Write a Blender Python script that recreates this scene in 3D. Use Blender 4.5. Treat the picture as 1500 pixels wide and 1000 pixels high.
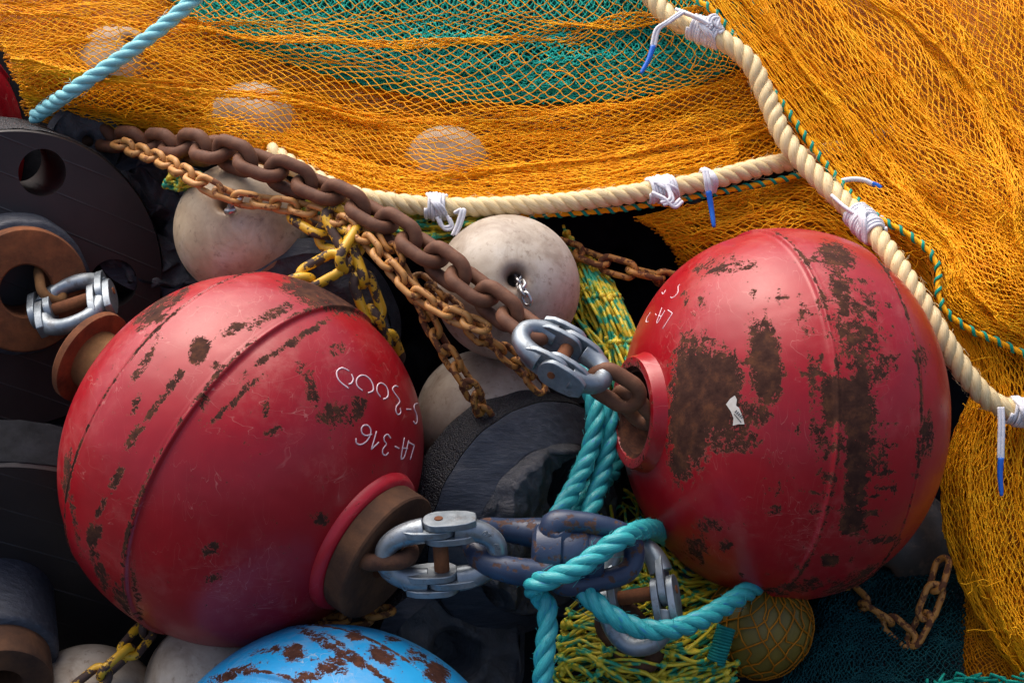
import bpy, bmesh, math, random
import numpy as np
from mathutils import Vector, Matrix
from mathutils.bvhtree import BVHTree

random.seed(7); RNG = np.random.default_rng(7)
for o in list(bpy.data.objects): bpy.data.objects.remove(o)
SC = bpy.context.scene
COL = SC.collection
R_ = math.radians

# ------------------------------------------------------------ camera, sky, sun, exposure
PITCH = R_(27); D = 3.0
ORG = np.array([0.0, 0.0, 0.92])
XA = np.array([1.0, 0, 0])
UA = np.array([0, math.sin(PITCH), math.cos(PITCH)])
NA = np.array([0, -math.cos(PITCH), math.sin(PITCH)])
cam_d = bpy.data.cameras.new('camera'); cam = bpy.data.objects.new('camera', cam_d); COL.objects.link(cam)
cam.matrix_world = Matrix(((XA[0], UA[0], NA[0], ORG[0]+NA[0]*D), (XA[1], UA[1], NA[1], ORG[1]+NA[1]*D),
                           (XA[2], UA[2], NA[2], ORG[2]+NA[2]*D), (0, 0, 0, 1)))
cam_d.sensor_width = 36; cam_d.lens = 36*D/1.5; cam_d.clip_start = 0.05; cam_d.clip_end = 500
SC.camera = cam
CAMPOS = ORG + NA*D

SUN_EL, SUN_AZ = R_(62), R_(-35)     # azimuth measured from the far side (+Y) towards +X
world = bpy.data.worlds.new('World'); SC.world = world; world.use_nodes = True
wn = world.node_tree.nodes; wl = world.node_tree.links
sky = wn.new('ShaderNodeTexSky'); sky.sky_type = 'NISHITA'; sky.sun_disc = False
sky.sun_elevation = SUN_EL; sky.sun_rotation = SUN_AZ
sky.air_density = 0.65; sky.dust_density = 6.0; sky.ozone_density = 0.6
wn['Background'].inputs['Strength'].default_value = 0.125
wl.new(sky.outputs['Color'], wn['Background'].inputs['Color'])
sd = bpy.data.lights.new('sun', 'SUN'); sd.energy = 1.15; sd.angle = R_(75); sd.color = (1, 0.95, 0.87)
sun = bpy.data.objects.new('sun', sd); COL.objects.link(sun)
sdir = Vector((math.sin(SUN_AZ)*math.cos(SUN_EL), math.cos(SUN_AZ)*math.cos(SUN_EL), math.sin(SUN_EL)))
sun.rotation_euler = sdir.to_track_quat('Z', 'Y').to_euler()
sun.location = (0, 0, 5)
SC.view_settings.view_transform = 'Standard'; SC.view_settings.look = 'None'
SC.view_settings.exposure = 1.0; SC.view_settings.gamma = 1.0; SC.view_settings.use_curve_mapping = False
SC.render.engine = 'CYCLES'

# ------------------------------------------------------------ place helpers
def P(px, py, d=0.0):
    s = (D-d)/D
    return ORG + XA*((px-750)/1000*s) + UA*((500-py)/1000*s) + NA*d
def PA(arr):
    a = np.asarray(arr, float); s = (D-a[..., 2:3])/D
    return ORG + XA*((a[..., 0:1]-750)/1000*s) + UA*((500-a[..., 1:2])/1000*s) + NA*a[..., 2:3]
def proj(V):
    r = V-ORG; n = r@NA; s = (D-n)/D
    return np.stack([750+1000*(r@XA)/s, 500-1000*(r@UA)/s, n], -1)
def DR(x, y, n):
    v = XA*x+UA*y+NA*n
    return v/np.linalg.norm(v)
def nrm(v): return v/np.linalg.norm(v)
def basis(a):
    a = nrm(np.asarray(a, float))
    h = np.array([0, 0, 1.0]) if abs(a[2]) < .9 else np.array([1.0, 0, 0])
    e1 = nrm(np.cross(h, a)); e2 = np.cross(a, e1)
    return a, e1, e2

# ------------------------------------------------------------ mesh helpers
class MB:
    def __init__(s): s.V = []; s.Q = []; s.T = []; s.n = 0
    def add(s, V, Q=None, T=None):
        V = np.asarray(V, float)
        if Q is not None and len(Q): s.Q.append(np.asarray(Q, int)+s.n)
        if T is not None and len(T): s.T.append(np.asarray(T, int)+s.n)
        s.V.append(V); s.n += len(V); return s
    def data(s):
        V = np.concatenate(s.V)
        Q = np.concatenate(s.Q) if s.Q else np.zeros((0, 4), int)
        T = np.concatenate(s.T) if s.T else np.zeros((0, 3), int)
        return V, Q, T
def mk_mesh(name, V, Q, T, mat, smooth=True, sharp=None):
    me = bpy.data.meshes.new(name)
    me.vertices.add(len(V)); me.vertices.foreach_set('co', np.ascontiguousarray(V, dtype=np.float32).ravel())
    nl = 4*len(Q)+3*len(T); me.loops.add(nl)
    me.loops.foreach_set('vertex_index', np.concatenate([Q.ravel(), T.ravel()]).astype(np.int32))
    me.polygons.add(len(Q)+len(T))
    st = np.concatenate([np.arange(len(Q))*4, 4*len(Q)+np.arange(len(T))*3]).astype(np.int32)
    me.polygons.foreach_set('loop_start', st)
    me.polygons.foreach_set('use_smooth', np.full(len(Q)+len(T), smooth))
    me.update(calc_edges=True); me.validate()
    if sharp: me.set_sharp_from_angle(angle=R_(sharp))
    if mat: me.materials.append(mat)
    return me
def wloc(o):
    v = np.zeros(3)
    while o is not None: v = v+np.array(o.location); o = o.parent
    return v
def tag(o, label=None, cat=None, group=None, kind=None):
    if label: o['label'] = label
    if cat: o['category'] = cat
    if group: o['group'] = group
    if kind: o['kind'] = kind
    return o
def thing(name, loc, label, cat, group=None):
    o = bpy.data.objects.new(name, None); COL.objects.link(o); o.location = loc; o.empty_display_size = .05
    return tag(o, label, cat, group)
def obj(name, mb, mat, parent=None, smooth=True, sharp=None, origin=None):
    """mb in world coordinates; object placed at its parent's origin (no rotations), or at its own mean"""
    V, Q, T = mb.data() if isinstance(mb, MB) else mb
    if parent is not None: og = wloc(parent)
    else: og = V.mean(0) if origin is None else np.asarray(origin)
    me = mk_mesh(name, V-og, Q, T, mat, smooth, sharp)
    o = bpy.data.objects.new(name, me); COL.objects.link(o)
    if parent is not None: o.parent = parent
    else: o.location = og
    return o
def catmull(pts, n):
    """sample a Catmull-Rom spline through pts (k x dim) with even parameter, then resample evenly by length"""
    p = np.asarray(pts, float); k = len(p)
    q = np.vstack([2*p[0]-p[1], p, 2*p[-1]-p[-2]])
    t = np.linspace(0, k-1, max(16*(k-1), 2*n)); i = np.minimum(t.astype(int), k-2); f = (t-i)[:, None]
    a, b, c, d = q[i], q[i+1], q[i+2], q[i+3]
    s = .5*((2*b)+(-a+c)*f+(2*a-5*b+4*c-d)*f**2+(-a+3*b-3*c+d)*f**3)
    L = np.r_[0, np.cumsum(np.linalg.norm(np.diff(s, axis=0), axis=1))]
    ls = np.linspace(0, L[-1], n)
    return np.stack([np.interp(ls, L, s[:, j]) for j in range(s.shape[1])], -1)
def plen(p): return np.linalg.norm(np.diff(p, axis=0), axis=1).sum()
def frames(p, closed=False):
    n = len(p)
    if closed: t = np.roll(p, -1, 0)-np.roll(p, 1, 0)
    else: t = np.gradient(p, axis=0)
    t /= np.linalg.norm(t, axis=1)[:, None]+1e-12
    h = np.array([0.13, 0.2, .97])
    if abs(t[0]@h) > .9: h = np.array([.9, .3, .1])
    a = np.zeros_like(p); a[0] = nrm(np.cross(t[0], h))
    for i in range(1, n):
        v = a[i-1]-t[i]*(a[i-1]@t[i]); a[i] = v/np.linalg.norm(v)
    b = np.cross(t, a)
    return t, a, b
def tube(mb, p, r, ns=8, closed=False, cap=True, flat=None):
    p = np.asarray(p, float); n = len(p); r = np.broadcast_to(np.asarray(r, float), (n,))
    t, a, b = frames(p, closed)
    if closed:   # spread the twist left over
        v = a[-1]-t[0]*(a[-1]@t[0]); ang = math.atan2(v@b[0], v@a[0])
        ph = -ang*np.arange(n)/n
        a, b = (a*np.cos(ph)[:, None]+b*np.sin(ph)[:, None]), (b*np.cos(ph)[:, None]-a*np.sin(ph)[:, None])
    th = np.arange(ns)/ns*2*math.pi
    ra = r if flat is None else r*flat
    V = p[:, None, :]+a[:, None, :]*(np.cos(th)[None, :]*r[:, None])[..., None]+b[:, None, :]*(np.sin(th)[None, :]*ra[:, None])[..., None]
    V = V.reshape(-1, 3)
    m = n if closed else n-1
    i = np.arange(m)[:, None]; j = np.arange(ns)[None, :]
    i2 = (i+1) % n; j2 = (j+1) % ns
    Q = np.stack([i*ns+j, i*ns+j2, i2*ns+j2, i2*ns+j], -1).reshape(-1, 4)
    T = []
    if cap and not closed:
        V = np.vstack([V, p[0], p[-1]]); c0 = n*ns; c1 = c0+1
        for k in range(ns):
            T.append((c0, (k+1) % ns, k)); T.append((c1, (n-1)*ns+k, (n-1)*ns+(k+1) % ns))
    mb.add(V, Q, np.array(T, int).reshape(-1, 3)); return mb
def lathe(mb, prof, c, a, ns=64, e1=None):
    """prof: list of (z, r) along axis a at centre c; r=0 ends are closed"""
    a, f1, f2 = basis(a)
    if e1 is not None: f1 = nrm(e1-a*(e1@a)); f2 = np.cross(a, f1)
    pr = np.asarray(prof, float); n = len(pr); th = np.arange(ns)/ns*2*math.pi
    ring = np.cos(th)[:, None]*f1+np.sin(th)[:, None]*f2
    V = (np.asarray(c)+pr[:, 0][:, None, None]*a+pr[:, 1][:, None, None]*ring[None]).reshape(-1, 3)
    i = np.arange(n-1)[:, None]; j = np.arange(ns)[None]; j2 = (j+1) % ns
    Q = np.stack([i*ns+j, i*ns+j2, (i+1)*ns+j2, (i+1)*ns+j], -1).reshape(-1, 4)
    mb.add(V, Q); return mb
def extrude(mb, outline, c, ex, ey, ez, h):
    """flat outline (k x 2) in ex, ey; thick h along ez, centred"""
    o = np.asarray(outline, float); k = len(o)
    b = np.asarray(c)+o[:, :1]*ex+o[:, 1:]*ey
    V = np.vstack([b-ez*h/2, b+ez*h/2, b.mean(0)-ez*h/2, b.mean(0)+ez*h/2])
    Q = [(i, (i+1) % k, k+(i+1) % k, k+i) for i in range(k)]
    T = [(2*k, (i+1) % k, i) for i in range(k)]+[(2*k+1, k+i, k+(i+1) % k) for i in range(k)]
    mb.add(V, Q, T); return mb
def boolean_cut(o, cutters):
    for c in cutters:
        m = o.modifiers.new('cut', 'BOOLEAN'); m.operation = 'DIFFERENCE'; m.object = c; m.solver = 'EXACT'
    dg = bpy.context.evaluated_depsgraph_get(); dg.update()
    me = bpy.data.meshes.new_from_object(o.evaluated_get(dg))
    o.modifiers.clear(); old = o.data; o.data = me; bpy.data.meshes.remove(old)
    for c in cutters:
        m = c.data; bpy.data.objects.remove(c); bpy.data.meshes.remove(m)
    me.set_sharp_from_angle(angle=R_(40))
def sines(seed, k, fmin, fmax):
    r = np.random.default_rng(seed)
    f = r.uniform(fmin, fmax, (k, 2))*r.choice([-1, 1], (k, 2)); ph = r.uniform(0, 6.28, k); am = r.uniform(.5, 1, k)
    def fn(u, v):
        s = 0
        for i in range(k): s = s+am[i]*np.sin(6.283*(f[i, 0]*u+f[i, 1]*v)+ph[i])
        return s/am.sum()
    return fn

# ------------------------------------------------------------ materials
def newmat(name):
    m = bpy.data.materials.new(name); m.use_nodes = True
    nt = m.node_tree; b = nt.nodes['Principled BSDF']
    return m, nt, b
class NT:
    def __init__(s, nt): s.nt = nt
    def n(s, t, **k):
        x = s.nt.nodes.new(t)
        for a, v in k.items(): setattr(x, a, v)
        return x
    def l(s, a, b): s.nt.links.new(a, b)
    def coord(s, kind='Object'): return s.n('ShaderNodeTexCoord').outputs[kind]
    def mapping(s, vec, scale=(1, 1, 1), rot=(0, 0, 0)):
        m = s.n('ShaderNodeMapping'); s.l(vec, m.inputs['Vector'])
        m.inputs['Scale'].default_value = scale; m.inputs['Rotation'].default_value = rot; return m.outputs[0]
    def noise(s, scale, detail=4, rough=.55, vec=None, dist=0):
        x = s.n('ShaderNodeTexNoise'); x.inputs['Scale'].default_value = scale; x.inputs['Detail'].default_value = detail
        x.inputs['Roughness'].default_value = rough; x.inputs['Distortion'].default_value = dist
        s.l(vec if vec is not None else s.coord(), x.inputs['Vector']); return x.outputs['Fac']
    def voro(s, scale, vec=None, feature='F1', rnd=1):
        x = s.n('ShaderNodeTexVoronoi'); x.feature = feature; x.inputs['Scale'].default_value = scale
        x.inputs['Randomness'].default_value = rnd
        s.l(vec if vec is not None else s.coord(), x.inputs['Vector']); return x.outputs['Distance']
    def ramp(s, fac, stops, interp='LINEAR'):
        r = s.n('ShaderNodeValToRGB'); r.color_ramp.interpolation = interp
        e = r.color_ramp.elements
        while len(e) < len(stops): e.new(.5)
        for x, (p, c) in zip(e, stops):
            x.position = p; x.color = (c, c, c, 1) if isinstance(c, (int, float)) else (*c, 1)
        s.l(fac, r.inputs[0]); return r.outputs[0]
    def math(s, op, a, b=None, clamp=False):
        m = s.n('ShaderNodeMath', operation=op, use_clamp=clamp)
        for i, v in enumerate((a, b)):
            if v is None: continue
            if isinstance(v, (int, float)): m.inputs[i].default_value = v
            else: s.l(v, m.inputs[i])
        return m.outputs[0]
    def mix(s, fac, a, b):
        m = s.n('ShaderNodeMix', data_type='RGBA')
        for i, v in ((0, fac), (6, a), (7, b)):
            if isinstance(v, (int, float)): m.inputs[i].default_value = v
            elif isinstance(v, tuple): m.inputs[i].default_value = (*v, 1)
            else: s.l(v, m.inputs[i])
        return m.outputs[2]
    def bump(s, h, strength, dist, normal=None):
        b = s.n('ShaderNodeBump'); b.inputs['Strength'].default_value = strength; b.inputs['Distance'].default_value = dist
        s.l(h, b.inputs['Height'])
        if normal is not None: s.l(normal, b.inputs['Normal'])
        return b.outputs[0]
def simple(name, c0, c1, rough=.6, scale=30, metal=0, bump=0, bscale=200, bdist=.001, detail=5, spec=.5):
    m, nt, b = newmat(name); k = NT(nt)
    k.l(k.ramp(k.noise(scale, detail, .6), [(.3, c0), (.7, c1)]), b.inputs['Base Color'])
    b.inputs['Metallic'].default_value = metal
    k.l(k.ramp(k.noise(scale*1.7, 3), [(.3, max(0, rough-.08)), (.7, min(1, rough+.08))]), b.inputs['Roughness'])
    b.inputs['Specular IOR Level'].default_value = spec
    if bump: k.l(k.bump(k.noise(bscale, 4, .6), bump, bdist), b.inputs['Normal'])
    return m

def painted(name, paint, paint2, pale, rough=.33):
    """chipped gloss paint on rusty steel; 'wear' says where it is worn"""
    m, nt, b = newmat(name); k = NT(nt)
    at = k.n('ShaderNodeAttribute', attribute_name='wear').outputs['Fac']
    nA = k.noise(62, 10, .75, dist=.6); vs = k.mapping(k.coord(), (1, 1, 1))
    n1 = k.math('ADD', k.math('MULTIPLY', nA, .62), k.math('MULTIPLY', k.noise(210, 6, .7, None, .8), .38))
    val = k.math('ADD', at, k.math('MULTIPLY', k.math('SUBTRACT', n1, .5), 3.4))
    mask = k.ramp(val, [(.50, 0.0), (.525, 1.0)])
    edge = k.ramp(val, [(.42, 0.0), (.5, 1.0)])
    rust = k.ramp(k.noise(45, 7, .7), [(.3, (.026, .011, .009)), (.5, (.055, .023, .016)), (.72, (.13, .05, .024))])
    pc = k.mix(k.ramp(k.noise(5, 4, .6), [(.35, 0.0), (.7, 1.0)]), paint, paint2)
    # scuffs and fine scratches
    v = k.mapping(k.coord(), (1, 1, 3.5), (.4, .9, .3))
    sc = k.math('ABSOLUTE', k.math('SUBTRACT', k.noise(9, 3, .5, v, .6), .5))
    scr = k.math('MULTIPLY', k.ramp(sc, [(.0, 1.0), (.004, 0.0)]), k.ramp(k.noise(7, 3), [(.47, 0.0), (.58, 1.0)]))
    v2 = k.mapping(k.coord(), (3.5, 1, 1), (1.4, .2, .9))
    sc2 = k.math('ABSOLUTE', k.math('SUBTRACT', k.noise(14, 2, .5, v2, .4), .5))
    scr2 = k.math('MULTIPLY', k.ramp(sc2, [(.0, 1.0), (.003, 0.0)]), k.ramp(k.noise(6, 3), [(.46, 0.0), (.58, 1.0)]))
    sf = k.math('MULTIPLY', k.ramp(k.noise(22, 8, .75), [(.48, 0.0), (.72, 1.0)]), k.ramp(k.noise(6.5, 2), [(.46, 0.0), (.66, 1.0)]))
    pc = k.mix(k.math('MULTIPLY', k.math('MAXIMUM', k.math('MAXIMUM', scr, scr2), k.math('MULTIPLY', sf, .7)), .85), pc, pale)
    pc = k.mix(k.math('MULTIPLY', edge, .55), pc, (.30, .085, .04))
    k.l(k.math('SUBTRACT', .38, k.math('MULTIPLY', mask, .27)), b.inputs['Specular IOR Level'])
    k.l(k.mix(mask, pc, rust), b.inputs['Base Color'])
    pr = k.ramp(k.noise(11, 6, .65), [(.3, rough-.06), (.7, rough+.12)])
    rr = k.math('ADD', k.math('MULTIPLY', mask, .5), pr, clamp=True)
    k.l(rr, b.inputs['Roughness'])
    h = k.math('ADD', k.math('MULTIPLY', mask, -1.0), k.math('MULTIPLY', k.noise(220, 3), k.math('ADD', k.math('MULTIPLY', mask, .6), .06)))
    b1 = k.bump(h, .6, .0012)
    b2 = k.bump(k.noise(7, 3), .35, .016, b1)
    k.l(b2, b.inputs['Normal'])
    k.l(k.math('MULTIPLY', k.math('SUBTRACT', 1.0, mask), .18), b.inputs['Coat Weight']); b.inputs['Coat Roughness'].default_value = .34
    return m
M = {}
M['red'] = painted('red_paint', (.36, .003, .010), (.27, .002, .008), (.46, .13, .11))
M['red_bright'] = painted('red_paint_collar', (.5, .012, .025), (.42, .01, .02), (.55, .2, .16), .36)
M['blue'] = painted('blue_paint', (.004, .25, .56), (.008, .31, .62), (.35, .4, .45), .48)
def rust_mat(name, cs, rough=.85, scale=26, bumpd=.0012, metal=0.0):
    m, nt, b = newmat(name); k = NT(nt)
    n = k.noise(scale, 8, .68)
    k.l(k.ramp(n, [(.28, cs[0]), (.5, cs[1]), (.72, cs[2])]), b.inputs['Base Color'])
    b.inputs['Roughness'].default_value = rough; b.inputs['Metallic'].default_value = metal
    b.inputs['Specular IOR Level'].default_value = .35
    k.l(k.bump(k.math('ADD', k.noise(160, 5, .7), k.math('MULTIPLY', k.noise(40, 3), .8)), .55, bumpd), b.inputs['Normal'])
    return m
M['rust'] = rust_mat('rusty_steel', ((.035, .016, .011), (.085, .036, .019), (.17, .072, .03)))
M['rust_flange'] = rust_mat('rusty_flange', ((.03, .014, .009), (.075, .033, .016), (.14, .06, .026)), scale=17)
M['rust_orange'] = rust_mat('orange_rust', ((.07, .025, .011), (.16, .055, .02), (.27, .09, .03)))
M['rust_ochre'] = rust_mat('ochre_rust', ((.10, .045, .016), (.19, .09, .03), (.27, .125, .045)), scale=14)
M['chain'] = rust_mat('heavy_chain_rust', ((.07, .027, .014), (.13, .052, .026), (.19, .082, .04)), .68, 30, .0006)
def chippy(name, c0, c1, chip0, chip1, lo, rough=.5, scale=70):
    m, nt, b = newmat(name); k = NT(nt)
    rnd = k.n('ShaderNodeObjectInfo').outputs['Random']
    v = k.n('ShaderNodeVectorMath', operation='ADD'); k.l(k.coord(), v.inputs[0]); k.l(rnd, v.inputs[1])
    mask = k.ramp(k.noise(scale, 6, .62, v.outputs[0]), [(lo, 0.0), (lo+.03, 1.0)])
    pc = k.ramp(k.noise(scale*.6, 4, .6, v.outputs[0]), [(.3, c0), (.7, c1)])
    rc = k.ramp(k.noise(scale*2, 5, .6, v.outputs[0]), [(.3, chip0), (.7, chip1)])
    k.l(k.mix(mask, pc, rc), b.inputs['Base Color'])
    k.l(k.math('ADD', k.math('MULTIPLY', mask, .35), rough), b.inputs['Roughness'])
    k.l(k.bump(k.math('ADD', k.math('MULTIPLY', mask, -1.0), k.math('MULTIPLY', k.noise(300, 3), .4)), .5, .0007), b.inputs['Normal'])
    return m
M['thin_chain'] = chippy('ochre_chain', (.58, .29, .085), (.46, .20, .05), (.10, .032, .014), (.22, .08, .025), .57, .5, 75)
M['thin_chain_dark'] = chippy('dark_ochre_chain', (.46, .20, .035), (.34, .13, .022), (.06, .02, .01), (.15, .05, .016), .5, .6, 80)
M['yellow_chain'] = chippy('yellow_chain', (.74, .42, .02), (.66, .35, .018), (.035, .02, .016), (.075, .04, .028), .49, .42, 42)
M['swivel'] = chippy('blue_swivel_paint', (.016, .03, .068), (.026, .045, .092), (.13, .052, .025), (.05, .025, .02), .56, .42, 60)
def galv():
    m, nt, b = newmat('galvanised_steel'); k = NT(nt)
    k.l(k.ramp(k.noise(28, 5, .6), [(.3, (.17, .205, .235)), (.7, (.36, .40, .43))]), b.inputs['Base Color'])
    cc = k.nt.nodes[-1].outputs[0]
    d1 = k.ramp(k.noise(46, 8, .75), [(.54, 0.0), (.66, 1.0)])
    k.l(k.mix(k.math('MULTIPLY', d1, .75), cc, (.10, .085, .075)), b.inputs['Base Color'])
    k.l(k.math('SUBTRACT', .8, k.math('MULTIPLY', d1, .5)), b.inputs['Metallic'])
    k.l(k.ramp(k.noise(60, 6, .7), [(.3, .32), (.7, .6)]), b.inputs['Roughness'])
    k.l(k.bump(k.noise(120, 4, .6), .3, .0006), b.inputs['Normal'])
    return m
M['galv'] = galv()
M['float'] = None
def float_mat(name, c0, c1, c2):
    m, nt, b = newmat(name); k = NT(nt)
    at = k.n('ShaderNodeAttribute', attribute_name='wear').outputs['Fac']
    rnd = k.n('ShaderNodeObjectInfo').outputs['Random']
    v = k.n('ShaderNodeVectorMath', operation='ADD'); k.l(k.coord(), v.inputs[0]); k.l(rnd, v.inputs[1])
    w = v.outputs[0]
    base = k.ramp(k.noise(12, 6, .62, w), [(.28, c1), (.5, c0), (.75, c2)])
    speck = k.ramp(k.noise(60, 6, .7, w), [(.56, 0.0), (.66, 1.0)])
    st = k.ramp(k.noise(14, 8, .72, w, .8), [(.48, 0.0), (.68, 1.0)])
    c = k.mix(k.math('MULTIPLY', speck, .6), base, (.17, .11, .07))
    c = k.mix(k.math('MULTIPLY', st, .6), c, (.20, .14, .095))
    c = k.mix(at, c, (.14, .055, .02))
    k.l(c, b.inputs['Base Color'])
    k.l(k.ramp(k.noise(20, 4, .6, w), [(.3, .42), (.7, .62)]), b.inputs['Roughness'])
    hb = k.math('ADD', k.noise(140, 5, .7, w), k.math('MULTIPLY', k.noise(20, 5, .6, w), 1.5))
    k.l(k.bump(hb, .35, .0009), b.inputs['Normal'])
    return m
M['float'] = float_mat('cream_plastic', (.48, .37, .24), (.33, .235, .145), (.58, .52, .42))
M['float_grey'] = float_mat('grey_cream_plastic', (.44, .37, .29), (.28, .22, .165), (.56, .51, .44))
M['float_shaded'] = float_mat('shade_darkened_plastic', (.07, .055, .042), (.045, .035, .028), (.1, .08, .06))  # float plastic darkened, the deep shade is put into its colour
M['rubber'] = simple('black_rubber', (.005, .0055, .007), (.012, .013, .017), .7, 25, spec=.04, bump=.5, bscale=90, bdist=.002)
def cut_rubber():
    m, nt, b = newmat('cut_rubber'); k = NT(nt)
    v = k.mapping(k.coord(), (1, 5, 5), (.5, .7, .2))
    f = k.noise(26, 6, .7, v)
    k.l(k.ramp(f, [(.3, (.022, .026, .036)), (.55, (.042, .048, .064)), (.75, (.085, .09, .105))]), b.inputs['Base Color'])
    b.inputs['Roughness'].default_value = .48; b.inputs['Specular IOR Level'].default_value = .4
    k.l(k.bump(k.math('ADD', f, k.noise(9, 4)), .6, .004), b.inputs['Normal']); return m
M['rubber_smooth'] = cut_rubber()
def tread_mat():
    m, nt, b = newmat('granular_rubber'); k = NT(nt)
    vo = k.voro(380)
    k.l(k.ramp(vo, [(.1, (.05, .054, .064)), (.6, (.012, .012, .015))]), b.inputs['Base Color'])
    k.l(k.ramp(k.noise(300, 2), [(.4, .35), (.6, .6)]), b.inputs['Roughness'])
    k.l(k.bump(k.math('ADD', k.math('MULTIPLY', vo, -1.0), k.noise(60, 3)), 1.0, .003), b.inputs['Normal'])
    return m
M['tread'] = tread_mat()
def rough_rubber():
    m, nt, b = newmat('torn_rubber'); k = NT(nt)
    k.l(k.ramp(k.noise(20, 6, .6), [(.3, (.03, .03, .034)), (.7, (.085, .085, .094))]), b.inputs['Base Color'])
    b.inputs['Roughness'].default_value = .55
    v = k.mapping(k.coord(), (1, 2.5, 1), (.3, .5, .2))
    h = k.math('ADD', k.noise(24, 7, .62, v, 1.0), k.math('MULTIPLY', k.noise(120, 4), .25))
    k.l(k.bump(h, .9, .008), b.inputs['Normal']); return m
M['torn'] = rough_rubber()
def disc_face():
    m, nt, b = newmat('grooved_rubber_face'); k = NT(nt)
    # saw marks: parallel grooves across the moulded face
    cx = k.n('ShaderNodeVectorMath', operation='DOT_PRODUCT'); k.l(k.coord(), cx.inputs[0])
    g = XA*-.38+UA*-.92; cx.inputs[1].default_value = tuple(g)
    s = k.math('ADD', k.math('MULTIPLY', cx.outputs['Value'], 19.0), k.math('MULTIPLY', k.noise(3, 2), .35))
    fr = k.math('FRACT', s)
    ln = k.ramp(k.math('ABSOLUTE', k.math('SUBTRACT', fr, .5)), [(.0, 1.0), (.035, 0.0)])
    ln = k.math('MULTIPLY', ln, k.ramp(k.noise(9, 2), [(.4, 0.2), (.6, 1.0)]))
    c = k.ramp(k.noise(14, 5, .6), [(.3, (.013, .010, .010)), (.7, (.024, .018, .017))])
    k.l(k.mix(k.math('MULTIPLY', ln, .4), c, (.11, .10, .10)), b.inputs['Base Color'])
    b.inputs['Roughness'].default_value = .5
    k.l(k.bump(k.math('ADD', k.math('MULTIPLY', ln, .8), k.math('MULTIPLY', k.noise(130, 3), .12)), .6, .002), b.inputs['Normal'])
    return m
M['disc_face'] = disc_face()
def twine(name, c0, c1, c2, rough=.5, scale=30):
    m, nt, b = newmat(name); k = NT(nt)
    n = k.noise(scale, 5, .65)
    k.l(k.ramp(n, [(.3, c0), (.5, c1), (.7, c2)]), b.inputs['Base Color'])
    b.inputs['Roughness'].default_value = rough
    b.inputs['Specular IOR Level'].default_value = .15
    return m
M['orange'] = twine('orange_twine', (.80, .30, .004), (.93, .40, .006), (.96, .50, .016))
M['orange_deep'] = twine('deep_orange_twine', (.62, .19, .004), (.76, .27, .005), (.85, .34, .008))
M['orange_dull'] = twine('dull_brown_orange_twine', (.25, .08, .004), (.34, .12, .005), (.42, .16, .008))
M['teal'] = twine('teal_twine', (.008, .28, .22), (.016, .42, .33), (.03, .54, .43))
M['teal_dark'] = twine('dark_teal_twine', (.005, .11, .10), (.008, .16, .145), (.012, .22, .19))
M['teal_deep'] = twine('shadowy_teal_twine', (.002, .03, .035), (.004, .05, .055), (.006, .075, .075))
M['teal_cord'] = twine('teal_cord', (.004, .2, .15), (.008, .28, .2), (.012, .34, .25), .45)
def yellowgreen():
    m, nt, b = newmat('yellow_green_twine'); k = NT(nt)
    n = k.noise(60, 2, .5)
    c = k.ramp(n, [(.46, (.70, .52, .03)), (.53, (.36, .45, .035)), (.6, (.015, .30, .17))])
    k.l(c, b.inputs['Base Color']); b.inputs['Roughness'].default_value = .5
    k.l(k.bump(k.noise(500, 2), .5, .0008), b.inputs['Normal'])
    return m
M['yg'] = yellowgreen()
def rope_mat(name, c0, c1, c2, streak=None, rough=.5):
    """fibres run along each strand (uv u = along, v = around)"""
    m, nt, b = newmat(name); k = NT(nt)
    uv = k.n('ShaderNodeUVMap').outputs[0]
    v = k.mapping(uv, (3, 46, 1))
    f = k.noise(1.0, 3, .6, v)
    c = k.ramp(f, [(.3, c0), (.5, c1), (.7, c2)])
    big = k.noise(16, 4)
    c = k.mix(k.ramp(big, [(.45, 0.0), (.8, .35)]), c, c0)
    if streak:
        v2 = k.mapping(uv, (1.2, 9, 1)); s = k.ramp(k.noise(1.0, 2, .5, v2), [(.62, 0.0), (.68, 1.0)])
        c = k.mix(k.math('MULTIPLY', s, .6), c, streak)
    k.l(c, b.inputs['Base Color']); b.inputs['Roughness'].default_value = rough
    k.l(k.bump(f, .55, .0012), b.inputs['Normal'])
    return m
M['cream_rope'] = rope_mat('cream_rope_fibre', (.60, .42, .18), (.76, .585, .30), (.85, .71, .43))
M['turq_rope'] = rope_mat('turquoise_rope_fibre', (.015, .25, .27), (.03, .36, .38), (.07, .48, .49), (.02, .18, .5), .36)
M['pale_rope'] = rope_mat('pale_turquoise_rope_fibre', (.15, .50, .54), (.24, .62, .66), (.36, .72, .75), None, .5)
M['white_cord'] = simple('white_cord', (.62, .62, .66), (.8, .8, .83), .6, 300, bump=.6, bscale=500, bdist=.0008)
M['blue_tip'] = simple('blue_tape', (.01, .11, .55), (.02, .16, .65), .35, 40)
M['chalk'] = simple('pale_marker', (.62, .42, .46), (.8, .66, .7), .7, 120)
M['paper'] = simple('torn_label_paper', (.5, .45, .38), (.66, .63, .58), .7, 60)
M['ink'] = simple('label_ink', (.03, .03, .03), (.06, .05, .05), .7, 60)
M['steel'] = simple('bright_steel', (.35, .34, .33), (.55, .55, .55), .32, 60, metal=.9)
M['olive'] = simple('olive_buoy', (.10, .075, .008), (.17, .12, .012), .55, 14, bump=.3, bscale=60)
M['quay'] = simple('dark_wet_concrete', (.018, .018, .018), (.04, .04, .038), .7, 6, bump=.6, bscale=50, bdist=.004)
M['packed'] = None
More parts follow.
